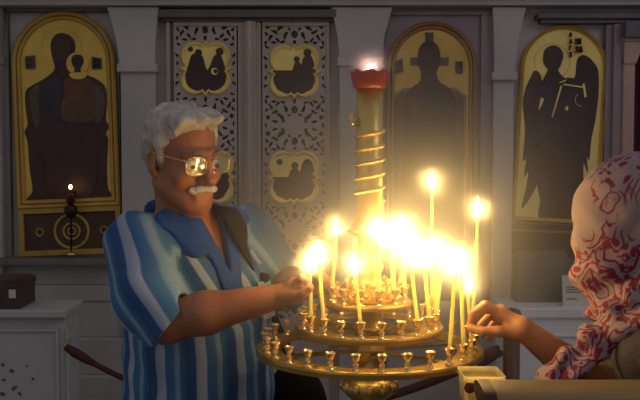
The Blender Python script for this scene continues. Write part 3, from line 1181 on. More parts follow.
# ------------------------------------------------------------------ marble parapets before the screen
PY = 3.6
a, b = P(-60, 318, PY), P(64, 318, PY)
root = empty('parapet', ((a.x + b.x) / 2, PY + .1, 0), 'low white marble parapet with a pierced carved front, at the left edge', 'parapet')
MB().box(a.x - 1.2, b.x, PY + .03, PY + .22, 0.0, b.z, 0, 0.01).build('parapet_body', M['marble_white'], root)
t0 = P(0, 310, PY).z
MB().box(a.x - 1.2, b.x + 0.01, PY - .01, PY + .26, b.z, t0, 0, 0.008).build('coping', M['marble_white'], root)
mb = MB()
zA, zB = P(0, 330, PY).z, 0.15
xr = P(52, 0, PY).x
for x0_, x1_, z0_, z1_ in ((a.x - 1.1, xr, zA - .012, zA), (xr - .012, xr, zB, zA - .012), (xr + 0.03, xr + .04, zB, zA)):
    mb.box(x0_, x1_, PY + .018, PY + .03, z0_, z1_, 0, 0.003)
mb.build('moulding', M['marble_white'], root)
mb = MB()
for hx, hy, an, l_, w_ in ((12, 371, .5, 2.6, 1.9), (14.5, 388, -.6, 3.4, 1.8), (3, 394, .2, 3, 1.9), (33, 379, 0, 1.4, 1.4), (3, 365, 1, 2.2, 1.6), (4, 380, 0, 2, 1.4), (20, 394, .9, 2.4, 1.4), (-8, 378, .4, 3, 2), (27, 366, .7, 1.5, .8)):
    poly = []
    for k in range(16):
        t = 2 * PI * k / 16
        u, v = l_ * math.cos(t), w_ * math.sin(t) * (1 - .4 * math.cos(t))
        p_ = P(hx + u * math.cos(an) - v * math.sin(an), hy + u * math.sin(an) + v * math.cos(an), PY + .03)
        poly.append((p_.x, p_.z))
    MB().prism(poly, PY + .0285, PY + .045).build('hole_shade', M['hole'], root)  # solid dark inlay, its colour standing in for shade inside an opening

# dark box on the parapet
c0, c1 = P(-14, 310, PY + .1), P(26, 280, PY + .1)
zt = P(0, 310, PY).z
root = empty('wooden_box', ((c0.x + c1.x) / 2, PY + .12, zt), 'dark lacquered wooden box on the left marble parapet, a pale slip of paper on it', 'box')
hgt = 0.118
MB().box(c0.x, c1.x, PY + .02, PY + .22, zt, zt + hgt * .72, 0, 0.004).build('box_body', M['dark_box'], root)
mb = MB()
mb.prism([(c0.x, zt + hgt * .72), (c1.x + .003, zt + hgt * .72), (c1.x + .003, zt + hgt * .92), (c1.x - .03, zt + hgt), (c0.x, zt + hgt)], PY + .015, PY + .225)
mb.build('lid', M['dark_box'], root)
s0, s1 = P(7, 284, PY), P(14, 293, PY)
MB().box(s0.x, s1.x, PY + .0185, PY + .020, zt + .045, zt + .08).build('paper_slip', M['paper'], root)

# white parapet block at the right, behind the woman's hand
RY = 4.2
a, b = P(508, 312, RY), P(690, 312, RY)
root = empty('parapet', ((a.x + b.x) / 2, RY + .1, 0), 'white marble block behind the woman, a white card standing on it', 'parapet')
zt = P(0, 308, RY).z
MB().box(a.x, b.x, RY + .02, RY + .30, 0.0, zt - .05, 0, 0.01).build('parapet_body', M['marble_light'], root)
MB().box(a.x - .02, b.x + .02, RY, RY + .32, zt - .05, zt, 0, 0.008).build('coping', M['marble_light'], root)
mb = MB()
zr = P(0, 335, RY).z
mb.box(a.x + .05, b.x - .05, RY + .008, RY + .02, zr - .012, zr, 0, .003)
for k in range(9):
    xx = P(538 + k * 9, 0, RY).x
    mb.sphere((xx, RY + .018, zr - .06), (.012, .008, .012), 10, 6)
mb.build('moulding', M['marble_light'], root)
# white card standing on it
c0, c1 = P(563, 304, RY + .05), P(590, 276, RY + .05)
hh = c1.z - c0.z + .01
root = empty('card', ((c0.x + c1.x) / 2, RY + .06, zt), 'small white printed card standing on the marble block by the scarf', 'card')
mb = MB()
mb.add([(c0.x, RY + .045, zt), (c1.x, RY + .045, zt), (c1.x, RY + .075, zt + hh), (c0.x, RY + .075, zt + hh),
        (c0.x, RY + .050, zt), (c1.x, RY + .050, zt), (c1.x, RY + .080, zt + hh), (c0.x, RY + .080, zt + hh)],
       [(0, 1, 2, 3), (7, 6, 5, 4), (0, 4, 5, 1), (1, 5, 6, 2), (2, 6, 7, 3), (3, 7, 4, 0)])
# prop behind so that it stands
mb.add([(c0.x + .04, RY + .075, zt + hh * .8), (c1.x - .04, RY + .075, zt + hh * .8), (c1.x - .04, RY + .13, zt), (c0.x + .04, RY + .13, zt),
        (c0.x + .04, RY + .078, zt + hh * .8), (c1.x - .04, RY + .078, zt + hh * .8), (c1.x - .04, RY + .133, zt), (c0.x + .04, RY + .133, zt)],
       [(0, 1, 2, 3), (7, 6, 5, 4), (0, 4, 5, 1), (1, 5, 6, 2), (2, 6, 7, 3), (3, 7, 4, 0)])
mb.build('card_sheet', M['paper'], root)
mb = MB()
for k, (t, e) in enumerate(((.62, .8), (.54, .7), (.46, .75), (.24, .5))):
    yy = RY + .045 + .03 * t - .0006
    mb.box(c0.x + .015, c0.x + .015 + (c1.x - c0.x) * e * .8, yy - .0006, yy + .0006, zt + hh * t - .003, zt + hh * t + .003)
mb.build('printed_lines', M['ink'], root)
# dark grey stone slab below the angel icon, set on the block's left
mb = MB()
d0, d1, d2, d3 = P(514, 307, RY + .2), P(560, 307, RY + .2), P(565, 252, RY + .2), P(516, 252, RY + .2)
mb.prism([(d0.x, zt), (d1.x, zt), (d2.x, d2.z), (d3.x, d3.z)], RY + .16, RY + .28)
ds = mb.build('grey_slab_block', M['slate'], None, ((d0.x + d1.x) / 2, RY + .2, zt))
tag(ds, 'dark grey stone slab under the angel icon, left of the white card', 'stone_slab')

# ------------------------------------------------------------------ barrier post and velvet rope
BY = 3.0
pt = P(512, 308, BY)
root = empty('barrier_post', (pt.x, BY, 0), 'brown round-topped barrier post behind the woman\'s hand', 'post')
MB().lathe((pt.x, BY, 0), [(0.15, 0), (0.15, .015), (0.05, .03), (0.028, .05), (0.028, pt.z - .09)], 28).build('post_shaft', M['brown_wood'], root)
MB().lathe((pt.x, BY, 0), [(0.028, pt.z - .09), (0.034, pt.z - .085), (0.034, pt.z - .025), (0.026, pt.z - .006), (0.010, pt.z)], 28).build('post_cap', M['brown_wood'], root)
e0, e1 = P(66, 347, 3.5), P(500, 350, BY)
pts = []
n = 40
for k in range(n + 1):
    t = k / n
    p_ = Vector(e0).lerp(Vector(e1), t)
    sag = 0.235 * 4 * t * (1 - t)
    pts.append((p_.x, p_.y, p_.z - sag))
root = empty('velvet_rope', e0, 'dark red velvet rope sagging behind the man from left parapet to brown post', 'rope')
MB().tube(pts, [0.0105 + .006 * k / n for k in range(n + 1)], 12).build('rope_cord', M['velvet'], root)
for (s, e) in ((0, 3), (n - 3, n)):
    q = [pts[i] for i in range(s, e + 1)]
    MB().tube(q, [0.014, 0.020, 0.018, 0.0115] if s == 0 else [0.016, 0.026, 0.024, 0.020], 14).build('rope_end', M['velvet'], root)
mb = MB()
mb.tube([Vector(pts[-3]) + Vector((0, 0, -.008)), (e1[0] - .045, e1[1] - .01, e1[2] - .07), (e1[0] - .05, e1[1] - .01, e1[2] - .16), (e1[0] - .05, e1[1] - .01, e1[2] - .3)], [.010, .020, .034, .030], 12)
mb.build('rope_tail', M['velvet'], root)
MB().tube([e1, (pt.x - .026, BY, e1[2] + .004)], .008, 8).build('rope_hook', M['brass'], root)
MB().tube([(b_ := Vector(e0)) - Vector((.02, -.12, 0)), e0], .008, 8).build('rope_hook', M['brass'], root)

# ================================================================== CANDLE STAND
SX, SY = (369.5 - 320) / F * 2.0, 2.0
ZL, ZM, ZU = P(0, 348, SY).z, P(0, 326.5, SY).z, P(0, 301.5, SY).z
RL, RM, RU = 0.252, 0.165, 0.096
stand = empty('candle_stand', (SX, SY, 0), 'three-tiered round brass candle stand with spiral column, full of burning candles', 'candle stand')
C0 = (SX, SY, 0)


def tray(z, r0, r1, spokes, lip):
    mb = MB()
    mb.ring((SX, SY, z), [(r0, -.004), (r0, .0), (r0 + .004, .002), (r1 - .008, .002), (r1 - .004, .005), (r1, .004), (r1 + .002, .0), (r1 + .001, -lip), (r1 - .003, -lip - .001), (r1 - .004, -.004)], 96, 0, False)
    t = mb.build('tray', M['brass_tray'], stand)
    if spokes:
        for k in range(spokes):
            a_ = 2 * PI * k / spokes + .35
            d = Vector((math.cos(a_), math.sin(a_), 0))
            s_ = Vector((-d.y, d.x, 0))
            mb = MB()
            A, B_ = Vector((SX, SY, z - .007)) + d * .02, Vector((SX, SY, z - .007)) + d * (r0 + .01)
            w1, w2 = .010, .010
            v = [A + s_ * w1, A - s_ * w1, B_ - s_ * w2, B_ + s_ * w2]
            v = v + [q_ + Vector((0, 0, .005)) for q_ in v]
            mb.add([tuple(q_) for q_ in v], [(3, 2, 1, 0), (4, 5, 6, 7), (0, 1, 5, 4), (1, 2, 6, 5), (2, 3, 7, 6), (3, 0, 4, 7)])
            mb.build('tray_spoke', M['brass_tray'], t)
    return t


tray(ZL, .196, RL, 6, .010)
tray(ZM, .112, RM, 6, .008)
tray(ZU, .030, RU, 0, .007)
# lower pedestal to the floor
zk = P(0, 385, SY).z
mb = MB()
mb.lathe(C0, [(.19, 0), (.19, .02), (.17, .035), (.10, .06), (.05, .10), (.035, .16), (.032, .5), (.05, .53), (.032, .56), (.030, zk - .16), (.036, zk - .13), (.030, zk - .10), (.026, zk - .05)], 40)
mb.build('pedestal', M['brass'], stand)
mb = MB()
mb.lathe(C0, [(.026, zk - .05), (.038, zk - .045), (.040, zk - .03), (.050, zk - .022), (.061, zk - .008), (.063, zk + .004), (.058, zk + .013), (.046, zk + .020), (.036, zk + .026), (.034, ZL - .016), (.036, ZL - .012)], 40)
for k in range(12):
    a_ = 2 * PI * k / 12
    mb.sphere((SX + .058 * math.cos(a_), SY + .058 * math.sin(a_), zk + .001), (.011, .011, .013), 10, 8)
mb.build('knop', M['brass'], stand)
mb = MB()
mb.lathe(C0, [(.036, ZL - .012), (.036, ZL + .004), (.033, ZL + .008), (.033, ZM - .012), (.036, ZM - .008), (.036, ZM + .004), (.030, ZM + .008), (.030, ZU + .004)], 40)
mb.build('inner_column', M['brass'], stand)
# pierced scroll crown on the upper tray
mb = MB()
zc = ZU + .004
mb.ring((SX, SY, zc), [(.050, 0), (.054, 0), (.054, .006), (.050, .006)], 48)
mb.ring((SX, SY, zc + .030), [(.047, 0), (.052, 0), (.052, .004), (.047, .004)], 48)
for k in range(10):
    a_ = 2 * PI * k / 10 + .15
    cen = Vector((SX + .051 * math.cos(a_), SY + .051 * math.sin(a_), zc + .018))
    s_ = Vector((-math.sin(a_), math.cos(a_), 0))
    mb.tube([cen + s_ * .0125 * math.cos(t * 2 * PI / 16) + Vector((0, 0, .0125 * math.sin(t * 2 * PI / 16))) for t in range(16)], .0026, 6, 0, True)
    mb.tube([cen + s_ * .005 * math.cos(t * 2 * PI / 10) + Vector((0, 0, .005 * math.sin(t * 2 * PI / 10))) for t in range(10)], .002, 6, 0, True)
    mb.sphere((cen.x, cen.y, zc + .041), (.005, .005, .009), 8, 6)
    top_ = [cen + s_ * q_ + Vector((0, 0, .016 + .012 * (1 - (q_ / .016) ** 2))) for q_ in (-.016, -.008, 0, .008, .016)]
    mb.tube(top_, .002, 6)
mb.build('scroll_crown', M['brass'], stand)
# main column with spiral bead
RC = .0295
zb, zt = ZU + .004, P(0, 88, SY).z
zs0 = P(0, 205, SY).z
mb = MB()
zcol = P(0, 229, SY).z
mb.lathe(C0, [(.044, zb), (.044, zb + .012), (.030, zb + .03), (.026, zb + .06), (.033, zb + .075), (.026, zb + .09), (.026, zcol - .02), (.045, zcol - .008), (.062, zcol), (.045, zcol + .006), (.032, zcol + .02), (RC, zs0), (RC, zt)], 48)
col = mb.build('main_column', M['brass'], stand)
mb = MB()
pts = []
turns = 5.6
za, ze = zs0 + .01, P(0, 122, SY).z
for k in range(int(turns * 28) + 1):
    t = k / (turns * 28)
    a_ = 2 * PI * turns * t
    pts.append((SX + (RC + .002) * math.cos(a_), SY + (RC + .002) * math.sin(a_), za + (ze - za) * t))
mb.tube(pts, .0042, 8)
mb.build('spiral_bead', M['brass'], col)
mb = MB()
mb.tube([(SX - RC, SY - .01, ze - .004), (SX - RC - .012, SY - .012, ze - .002), (SX - RC - .013, SY - .012, ze + .014), (SX - RC - .004, SY - .01, ze + .018)], .006, 8)
mb.build('column_bracket', M['brass'], col)
# red scalloped cup with its flame
mb = MB()
zc = zt
lps = []
n = 48
for r, dz, sc in ((.030, -.002, 0), (.036, .0, 0), (.039, .012, .0), (.042, .030, .0), (.043, .037, .003), (.040, .037, .003), (.037, .028, 0), (.033, .010, 0), (.001, .008, 0)):
    lps.append([(SX + r * math.cos(2 * PI * k / n), SY + r * math.sin(2 * PI * k / n), zc + dz + sc * math.cos(8 * 2 * PI * k / n)) for k in range(n)])
mb.loft(lps, 0, True, True)
mb.add(lps[0], [tuple(range(n))])
cup = mb.build('red_cup', M['red_metal'], stand)
MB().lathe((SX, SY - .004, zc), [(.0015, .008), (.0015, .034)], 8).build('wick', M['wick'], cup)
MB().sphere((SX, SY - .004, zc + .042), (.006, .006, .010)).build('flame', M['cup_flame'], cup)

# candle cups: one mesh for each kind of tier, copied round the trays
CUP_PROF = [(.0095, 0), (.0095, .003), (.0045, .006), (.0040, .011), (.0075, .015), (.0080, .019), (.0045, .023), (.0050, .026), (.0090, .031), (.0115, .041), (.0125, .0425), (.0125, .0445),
            (.0100, .0445), (.0080, .034), (.001, .033)]
CUPS = {}


def cup_ring(z, r, n_, phase):
    out = []
    for k in range(n_):
        a_ = phase + 2 * PI * k / n_
        x, y = SX + r * math.sin(a_), SY - r * math.cos(a_)
        if 'mesh' not in CUPS:
            prof_ = [(r_ * .86, z_ * .80) for r_, z_ in CUP_PROF]
            o = MB().lathe((x, y, z + .002), prof_, 20).build('candle_cup', M['brass_pale'], None, (x, y, z + .002))
            CUPS['mesh'] = o.data
        else:
            o = bpy.data.objects.new('candle_cup', CUPS['mesh'])
            COL.objects.link(o)
        o.parent = stand
        o.location = (x - SX, y - SY, z + .002)
        out.append((x, y, z + .002))
    return out


D = math.radians
cl = cup_ring(ZL, .233, 28, D(3.2))
cm = cup_ring(ZM, .151, 22, D(6.8))
cu_ = cup_ring(ZU, .083, 13, D(12))

# ------------------------------------------------------------------ candles
_fl = {}


def flame_mesh(x, y, z, s, lean=(0, 0)):
    prof = [(.0005, 0), (.0036, .004), (.0056, .010), (.0058, .016), (.0042, .025), (.0020, .034), (.0003, .042)]
    n = 10
    lps = [[(x + lean[0] * dz + r * s * math.cos(2 * PI * k / n), y + lean[1] * dz + r * s * math.sin(2 * PI * k / n), z + dz * s) for k in range(n)] for r, dz in prof]
    return MB().loft(lps, 0, True, True)


TIER = {'L': cl, 'M': cm, 'U': cu_}


def project(p):
    x, y, z = p
    dz = z - CAM_Z
    yc, zc_ = y * CP - dz * SP, y * SP + dz * CP
    return 320 + F * x / yc, 200 - F * zc_ / yc


def candle(tier, bx, front, fx, fy, label, s=1.0, r=.0040):
    """the cup of that tier nearest to bx (front or back half) carries it; its flame reaches up to fx, fy"""
    cand = [c_ for c_ in TIER[tier] if (c_[1] <= SY + .01) == front and c_ not in used_cups]
    c_ = min(cand, key=lambda q_: abs(project(q_)[0] - bx))
    used_cups.append(c_)
    foot = Vector((c_[0], c_[1], c_[2] + .0268))
    tip = P(fx, fy, c_[1])
    tip.z -= .022 * s
    root = empty('candle', foot, label, 'candle', 'lit candles on the stand')
    pts = [foot.lerp(tip, t / 6) for t in range(7)]
    MB().tube(pts, [r, r, r, r * .98, r * .96, r * .93, r * .8], 10).build('candle_stick', M['wax'], root)
    MB().tube([tip - Vector((0, 0, .002)), tip + Vector((.0005, 0, .007))], .0009, 6).build('wick', M['wick'], root)
    FLAMES.append((tip.x, tip.y, tip.z + .02))
    flame_mesh(tip.x, tip.y, tip.z + .003, s).build('flame', M['flame'], root)
    return root


used_cups = []
FLAMES = [(SX, SY - .004, zt + .05)]
candle('M', 308, True, 310, 262, 'lit candle at the man\'s right fingertips, leftmost on the middle tier', 1.0)
candle('M', 320, True, 319, 252, 'lit candle next right of the one at the man\'s fingertips', 1.0)
candle('U', 334, False, 336, 227, 'lit candle at the left rim of the top tray, its flame left of the column', .9)
candle('M', 357, True, 355, 264, 'lit short candle on the middle tier in front of the column base', .95)
candle('U', 375, True, 377, 228, 'lit candle at the front of the top tray, before the column', 1.15)
candle('U', 390, True, 388, 234, 'lit candle on the top tray just right of the one before the column', 1.1)
candle('U', 400, True, 402, 226, 'lit candle at the front right of the top tray', 1.1)
candle('U', 407, False, 408, 236, 'lit candle at the right rim of the top tray', 1.1)
candle('M', 411, True, 411, 254, 'lit candle on the middle tier right of the top tray, shorter than its neighbours', 1.05)
candle('M', 424, True, 424, 254, 'lit candle on the middle tier, left one of the close cluster right of the column', 1.0)
candle('M', 434, True, 436, 248, 'lit candle on the middle tier, middle one of the close cluster right of the column', 1.05, .0046)
candle('M', 440, True, 442, 253, 'lit candle at the right rim of the middle tier, last of the close cluster', 1.0, .0046)
candle('M', 430, False, 432, 181, 'tallest lit candle of all, its flame high above the cluster', .95)
candle('L', 452, True, 455, 264, 'lit candle on the lowest tier, left of the two beside the woman\'s candle', 1.0)
candle('L', 459, True, 461, 258, 'lit candle on the lowest tier, just left of the woman\'s fingers', 1.0)
held = candle('L', 466, True, 468, 283, 'lit candle the woman is holding between thumb and finger', .85)
candle('L', 474, False, 478, 208, 'tall lit candle leaning right at the far right rim of the stand', .95)
candle('U', 366, False, 367, 240, 'lit candle on the top tray behind the column', 1.0)
candle('M', 392, False, 394, 246, 'lit candle at the back of the middle tier behind the top tray', 1.0)
candle('M', 440, False, 447, 262, 'lit candle at the back right of the middle tier', 1.0)

# ================================================================== HEAD AND HAND BUILDERS
def head_ops(body, c, R, s, male=True):
    """skull, face and ears in the frame R about eye level c"""
    T = lambda x, y, z: np.array(c) + R @ (np.array((x, y, z)) * s)
    E = lambda x, y, z, a, b_, d, k=.02, op='u': body.add(ell_(T(x, y, z), np.array((a, b_, d)) * s, R), k * s, op)
    K = lambda p_, q_, ra, rb, k=.012, op='u': body.add(cap_(T(*p_), T(*q_), ra * s, rb * s), k * s, op)
    E(0, -.015, .032, .075, .096, .086)
    E(0, .030, -.045, .060, .062, .074, .03)
    for sx in (-1, 1):
        K((sx * .052, -.005, -.06), (sx * .022, .066, -.100), .022, .018, .025)       # jaw
        E(sx * .040, .060, -.034, .024, .022, .022, .02)                                # cheek
        K((sx * .012, .088, .020), (sx * .044, .072, .020), .011, .009, .014)           # brow ridge
    E(0, .076, -.100, .021, .018, .017, .02)                                            # chin
    for sx in (-1, 1):
        E(sx * .031, .096, -.002, .018, .017, .013, .012, 's')                          # sockets
        E(sx * .031, .075, -.003, .0145, .0145, .0135, .004)                            # lids and eyes
    K((0, .088, .012), (0, .114, -.036), .0090, .0145, .012)                            # nose
    for sx in (-1, 1):
        E(sx * .013, .097, -.040, .0095, .011, .0085, .008)
    K((-.020, .083, -.068), (.020, .083, -.068), .007, .007, .010)
    K((-.016, .086, -.081), (.016, .086, -.081), .0075, .0075, .010)
    K((-.020, .096, -.0745), (.020, .096, -.0745), .0025, .0025, .004, 's')
    for sx in (-1, 1):                                                                 # ears
        Re = R @ np.array(Matrix.Rotation(math.radians(-14 * sx), 3, 'Z'))
        body.add(ell_(T(sx * .079, -.010, -.010), np.array((.009, .020, .033)) * s, Re), .006)
        body.add(ell_(T(sx * .088, -.006, -.006), np.array((.007, .010, .018)) * s, Re), .005, 's')
        E(sx * .076, .000, -.040, .007, .009, .009, .008)
    return T


def finger(body, pts, r0=.0090, r1=.0068, k=.0045):
    n_ = len(pts) - 1
    for i in range(n_):
        ra = r0 + (r1 - r0) * i / n_
        rb = r0 + (r1 - r0) * (i + 1) / n_
        body.add(cap_(pts[i], pts[i + 1], ra, rb), k)


def hand_ops(body, wrist, chains, thumb, r=.0088, palm_r=.0135):
    w = np.array(wrist)
    for ch in chains:
        body.add(cap_(w, ch[0], palm_r * 1.25, palm_r * .92), .012)
    for a_, b_ in zip(chains[:-1], chains[1:]):
        body.add(cap_(a_[0], b_[0], palm_r * .9, palm_r * .9), .010)
    body.add(cap_(w, thumb[0], palm_r * 1.2, palm_r * 1.05), .012)
    body.add(cap_(thumb[0], thumb[1], palm_r * 1.05, r * 1.25), .012)
    for ch in chains:
        finger(body, ch, r, r * .78)
    finger(body, thumb[1:], r * 1.2, r * .95, .005)


def V3(px, py, Y):
    return np.array(P(px, py, Y))


def wob(p, s, seed):
    """slow cloth folds"""
    return (np.sin(p[:, 0] * s + 3.1 * np.sin(p[:, 2] * s * .35 + seed) + seed) * np.cos(p[:, 1] * s * .8 - seed) +
            .6 * np.sin(p[:, 2] * s * .6 + p[:, 0] * s * .9 + 2 * seed))


# ================================================================== THE MAN
YAW_T = D(40)
neck = V3(186, 226, 2.29)
lv = []
for z, px, Y, a_, b_ in ((.78, 197, 2.36, .185, .16), (.95, 197, 2.36, .203, .188), (1.10, 197, 2.355, .205, .185), (1.22, 196, 2.345, .200, .165), (1.32, 194, 2.33, .192, .140),
                         (1.38, 191, 2.32, .172, .118), (1.425, 189, 2.31, .13, .095), (1.47, 188, 2.30, .078, .075)):
    cx = P(px, 0, Y).x
    lv.append((z, cx, Y, a_, b_))
torso = stack_(lv, YAW_T)
sh_r, el_r, wr_r = V3(137, 244, 2.20), V3(166, 322, 2.02), V3(280, 296, 1.985)
sh_l, el_l, wr_l = V3(247, 232, 2.40), V3(284, 284, 2.47), V3(313, 288, 2.22)
HC, HS = V3(183, 155, 2.24), 1.06
HR = frame(D(43), D(11), D(3))

man = Body()
torso_in = stack_([(z, x, y, a_ - .018, b_ - .018) for z, x, y, a_, b_ in lv], YAW_T)
man.add(torso_in, .02)
mT = head_ops(man, HC, HR, HS)
man.add(cap_(mT(0, -.028, -.05), neck + np.array((0, 0, -.06)), .056, .066), .03)
man.add(cap_(mT(0, .045, -.085), neck + np.array((.04, -.035, -.03)), .022, .03), .03)
for a_, b_, c_ in ((sh_r, el_r, wr_r), (sh_l, el_l, wr_l)):
    man.add(cap_(a_, b_, .058, .048), .03)
    man.add(cap_(b_, b_ + (c_ - b_) * .35, .046, .047), .02)
    man.add(cap_(b_ + (c_ - b_) * .35, c_, .047, .027), .02)
# right hand pinching the leftmost candle
hand_ops(man, wr_r,
         [[V3(293, 284, 1.965), V3(302, 278, 1.935), V3(308, 282, 1.925), V3(310, 288, 1.925)],
          [V3(294, 285, 1.985), V3(304, 281, 1.962), V3(309, 287, 1.950), V3(308, 293, 1.948)],
          [V3(294, 288, 2.005), V3(303, 286, 1.985), V3(305, 294, 1.975), V3(300, 298, 1.978)],
          [V3(292, 292, 2.020), V3(299, 292, 2.005), V3(300, 298, 1.998), V3(295, 300, 1.998)]],
         [V3(287, 297, 1.960), V3(296, 296, 1.935), V3(304, 293, 1.922), V3(310, 288, 1.915)])
# left hand, half closed, beyond it
hand_ops(man, wr_l,
         [[V3(318, 279, 2.145), V3(323, 276, 2.112), V3(327, 280, 2.095), V3(327, 287, 2.095)],
          [V3(321, 281, 2.150), V3(328, 279, 2.120), V3(331, 285, 2.105), V3(329, 291, 2.108)],
          [V3(323, 285, 2.155), V3(329, 285, 2.130), V3(330, 291, 2.120), V3(326, 294, 2.125)],
          [V3(322, 290, 2.160), V3(327, 291, 2.140), V3(326, 296, 2.130), V3(322, 297, 2.138)]],
         [V3(312, 283, 2.170), V3(312, 278, 2.135), V3(317, 277, 2.110), V3(322, 281, 2.095)])
hip = np.array((lv[0][1], lv[0][2], .80))
lat = np.array((math.cos(YAW_T), math.sin(YAW_T), 0))
fw_ = np.array((math.sin(YAW_T), -math.cos(YAW_T), 0))
for s in (-1, 1):
    kn = hip + lat * s * .10 + fw_ * .03 - np.array((0, 0, .33))
    an = hip + lat * s * .10 - np.array((0, 0, .73))
    man.add(cap_(hip + lat * s * .085, kn, .09, .062), .03)
    man.add(cap_(kn, an, .058, .040), .02)
    man.add(cap_(an - np.array((0, 0, .03)), an + fw_ * .15 - np.array((0, 0, .045)), .035, .028), .02)
feet = Vector((hip[0], hip[1], 0))
man_o = sdf_object('person', man, (-.72, 1.86, -.01), (.10, 2.66, 1.78), .0036, M['skin'], None, feet)
tag(man_o, 'grey-haired man in a blue striped shirt and glasses, reaching towards the candles', 'person')

# shirt
hem_r = sh_r + (el_r - sh_r) * .98
hem_end = el_r + (wr_r - el_r) * .20
hem_l = sh_l + (el_l - sh_l) * 1.0


def vneck(p):
    """open neck: a wedge down the chest"""
    u, v = torso.uv(p)
    z = p[:, 2]
    zb_, zt_ = 1.265, 1.44
    t = (z - zb_) / (zt_ - zb_)
    w = np.clip(t, 0, 1.4) * .040
    d = np.maximum(np.abs(u - .004) - w, zb_ - z)
    return np.maximum(d, -v)


neck_hole = cap_(mT(0, -.025, -.06), neck + np.array((0.01, -0.01, -.045)), .066, .078)
shirt = Body()
shirt.add(torso, .02)
shirt.add(cap_(neck + np.array((0, 0, -.030)) - lat * .05, sh_r, .062, .066), .04)
shirt.add(cap_(neck + np.array((0, 0, -.030)) + lat * .05, sh_l, .058, .062), .04)
sleeve_n = np.array((.74, -.10, -.66))
sleeve_n /= np.linalg.norm(sleeve_n)
sleeve_p = V3(172, 324, 2.0)
near_sleeve = Body().add(cap_(sh_r, V3(150, 300, 2.06), .080, .082), .03).add(cap_(V3(150, 300, 2.06), V3(178, 332, 2.0), .082, .066), .02)
near_sleeve.add(lambda p: (p - sleeve_p) @ sleeve_n, .001, 'x')
shirt.add(near_sleeve, .025)
shirt.add(cap_(sh_l, hem_l, .070, .070), .03)
shirt.add(cap_(hem_l, hem_l + (wr_l - el_l) * .12, .068, .066), .02)
n_r = (wr_r - el_r) / np.linalg.norm(wr_r - el_r)
shirt.add(cap_(el_r + n_r * .012, wr_r, .057, .034), .006, 's')
n_l = (wr_l - el_l) / np.linalg.norm(wr_l - el_l)
shirt.add(cap_(el_l + n_l * .02, wr_l, .056, .034), .006, 's')
# cut of the near sleeve: slanting hem
hn = n_r * .80 + np.array((.0, 0, -.0))
shirt.add(neck_hole, .006, 's')
shirt.add(vneck, .004, 's')


def shirt_fn(p):
    d = shirt(p)
    near = np.abs(d) < .03
    out = d.copy()
    if near.any():
        q_ = p[near]
        out[near] = d[near] + .0030 * wob(q_, 26, .4) + .0022 * np.sin(q_[:, 2] * 60 + 4 * np.sin(q_[:, 0] * 14))
    return out


def stripe(v):
    u, w = torso.uv(v)
    a_, b_ = torso.ab(v[:, 2])
    th = np.arctan2(u / a_, w / b_)
    su = th * .20 + np.interp(v[:, 2], [1.16, 1.44], [0, .15])
    out = su / .105 + 3.3
    for A, B_, L in ((sh_r, el_r, 0), (sh_l, el_l, 1)):
        ax = (B_ - A) / np.linalg.norm(B_ - A)
        t = np.clip((v - A) @ ax, 0, 1)
        rel = v - A - t[:, None] * ax
        e1_ = np.cross(ax, (0, 1, 0))
        e1_ /= np.linalg.norm(e1_)
        e2_ = np.cross(ax, e1_)
        ang = np.arctan2(rel @ e2_, rel @ e1_)
        dist = np.linalg.norm(rel, axis=1)
        armd = cap_(A + ax * .02, B_ + (B_ - A) * .3, .088, .10)(v)
        inner = torso(v) > .004
        m_ = (armd < .030) & inner
        es = np.cross(ax, (.25, 1, 0))
        es /= np.linalg.norm(es)
        out = np.where(m_, ((v - A) @ es) / .105 + 7.1 + L * .4, out)
    return out


sh_o = sdf_object('shirt', shirt_fn, (-.72, 1.86, .74), (.06, 2.66, 1.50), .0042, M['shirt'], man_o, None, {'stripe': stripe})

# collar and blue neck trim
ztop, zbot = 1.435, 1.262


def on_torso(u, z, off=0.004):
    lvn = np.array(lv)
    cx, cy = np.interp(z, lvn[:, 0], lvn[:, 1]), np.interp(z, lvn[:, 0], lvn[:, 2])
    a_, b_ = np.interp(z, lvn[:, 0], lvn[:, 3]) + off, np.interp(z, lvn[:, 0], lvn[:, 4]) + off
    v = b_ * math.sqrt(max(0, 1 - (u / a_) ** 2))
    return np.array((cx, cy, z)) + lat * u + fw_ * v


mask = Body()
nc = neck + np.array((.004, -.004, -.012))
for sgn in (-1, 1):
    pa = [on_torso(.004 + sgn * (.040 * t + .006), zbot + (ztop - zbot) * t, 0) for t in np.linspace(-.05, .95, 8)]
    for a_, b_ in zip(pa[:-1], pa[1:]):
        mask.add(cap_(a_, b_, .019, .019), .004)
    # falling collar point
    mask.add(cap_(on_torso(sgn * .085, 1.43, 0), on_torso(sgn * .066, 1.365, 0), .036, .022), .01)
    mask.add(cap_(on_torso(sgn * .10, 1.43, 0), on_torso(sgn * .13, 1.41, 0), .034, .026), .01)
neck_ring = cap_(mT(0, -.025, -.06), neck + np.array((0.01, -0.01, -.045)), .088, .104)
whole = Body()
whole.add(torso, .02)
whole.add(cap_(neck + np.array((0, 0, -.030)) - lat * .05, sh_r, .062, .066), .04)
whole.add(cap_(neck + np.array((0, 0, -.030)) + lat * .05, sh_l, .058, .062), .04)
collar_cut = Body().add(neck_hole, .004).add(vneck_small_fn := (lambda p: vneck(p) + .008), .004)


def collar(p):
    fold = np.maximum(whole(p) - .012 - .003 * np.sin(p[:, 0] * 60), mask(p))
    tall = nc[2] + .030 - .55 * ((p - nc) @ fw_)
    stand_up = np.maximum(np.maximum(neck_ring(p), p[:, 2] - tall), nc[2] - .05 - p[:, 2])
    h_ = np.clip(.5 + .5 * (stand_up - fold) / .012, 0, 1)
    d = stand_up * (1 - h_) + fold * h_ - .012 * h_ * (1 - h_)
    return np.maximum(d, -collar_cut(p))


sdf_object('collar', collar, (-.56, 2.05, 1.22), (-.10, 2.55, 1.56), .0032, M['collar'], sh_o)
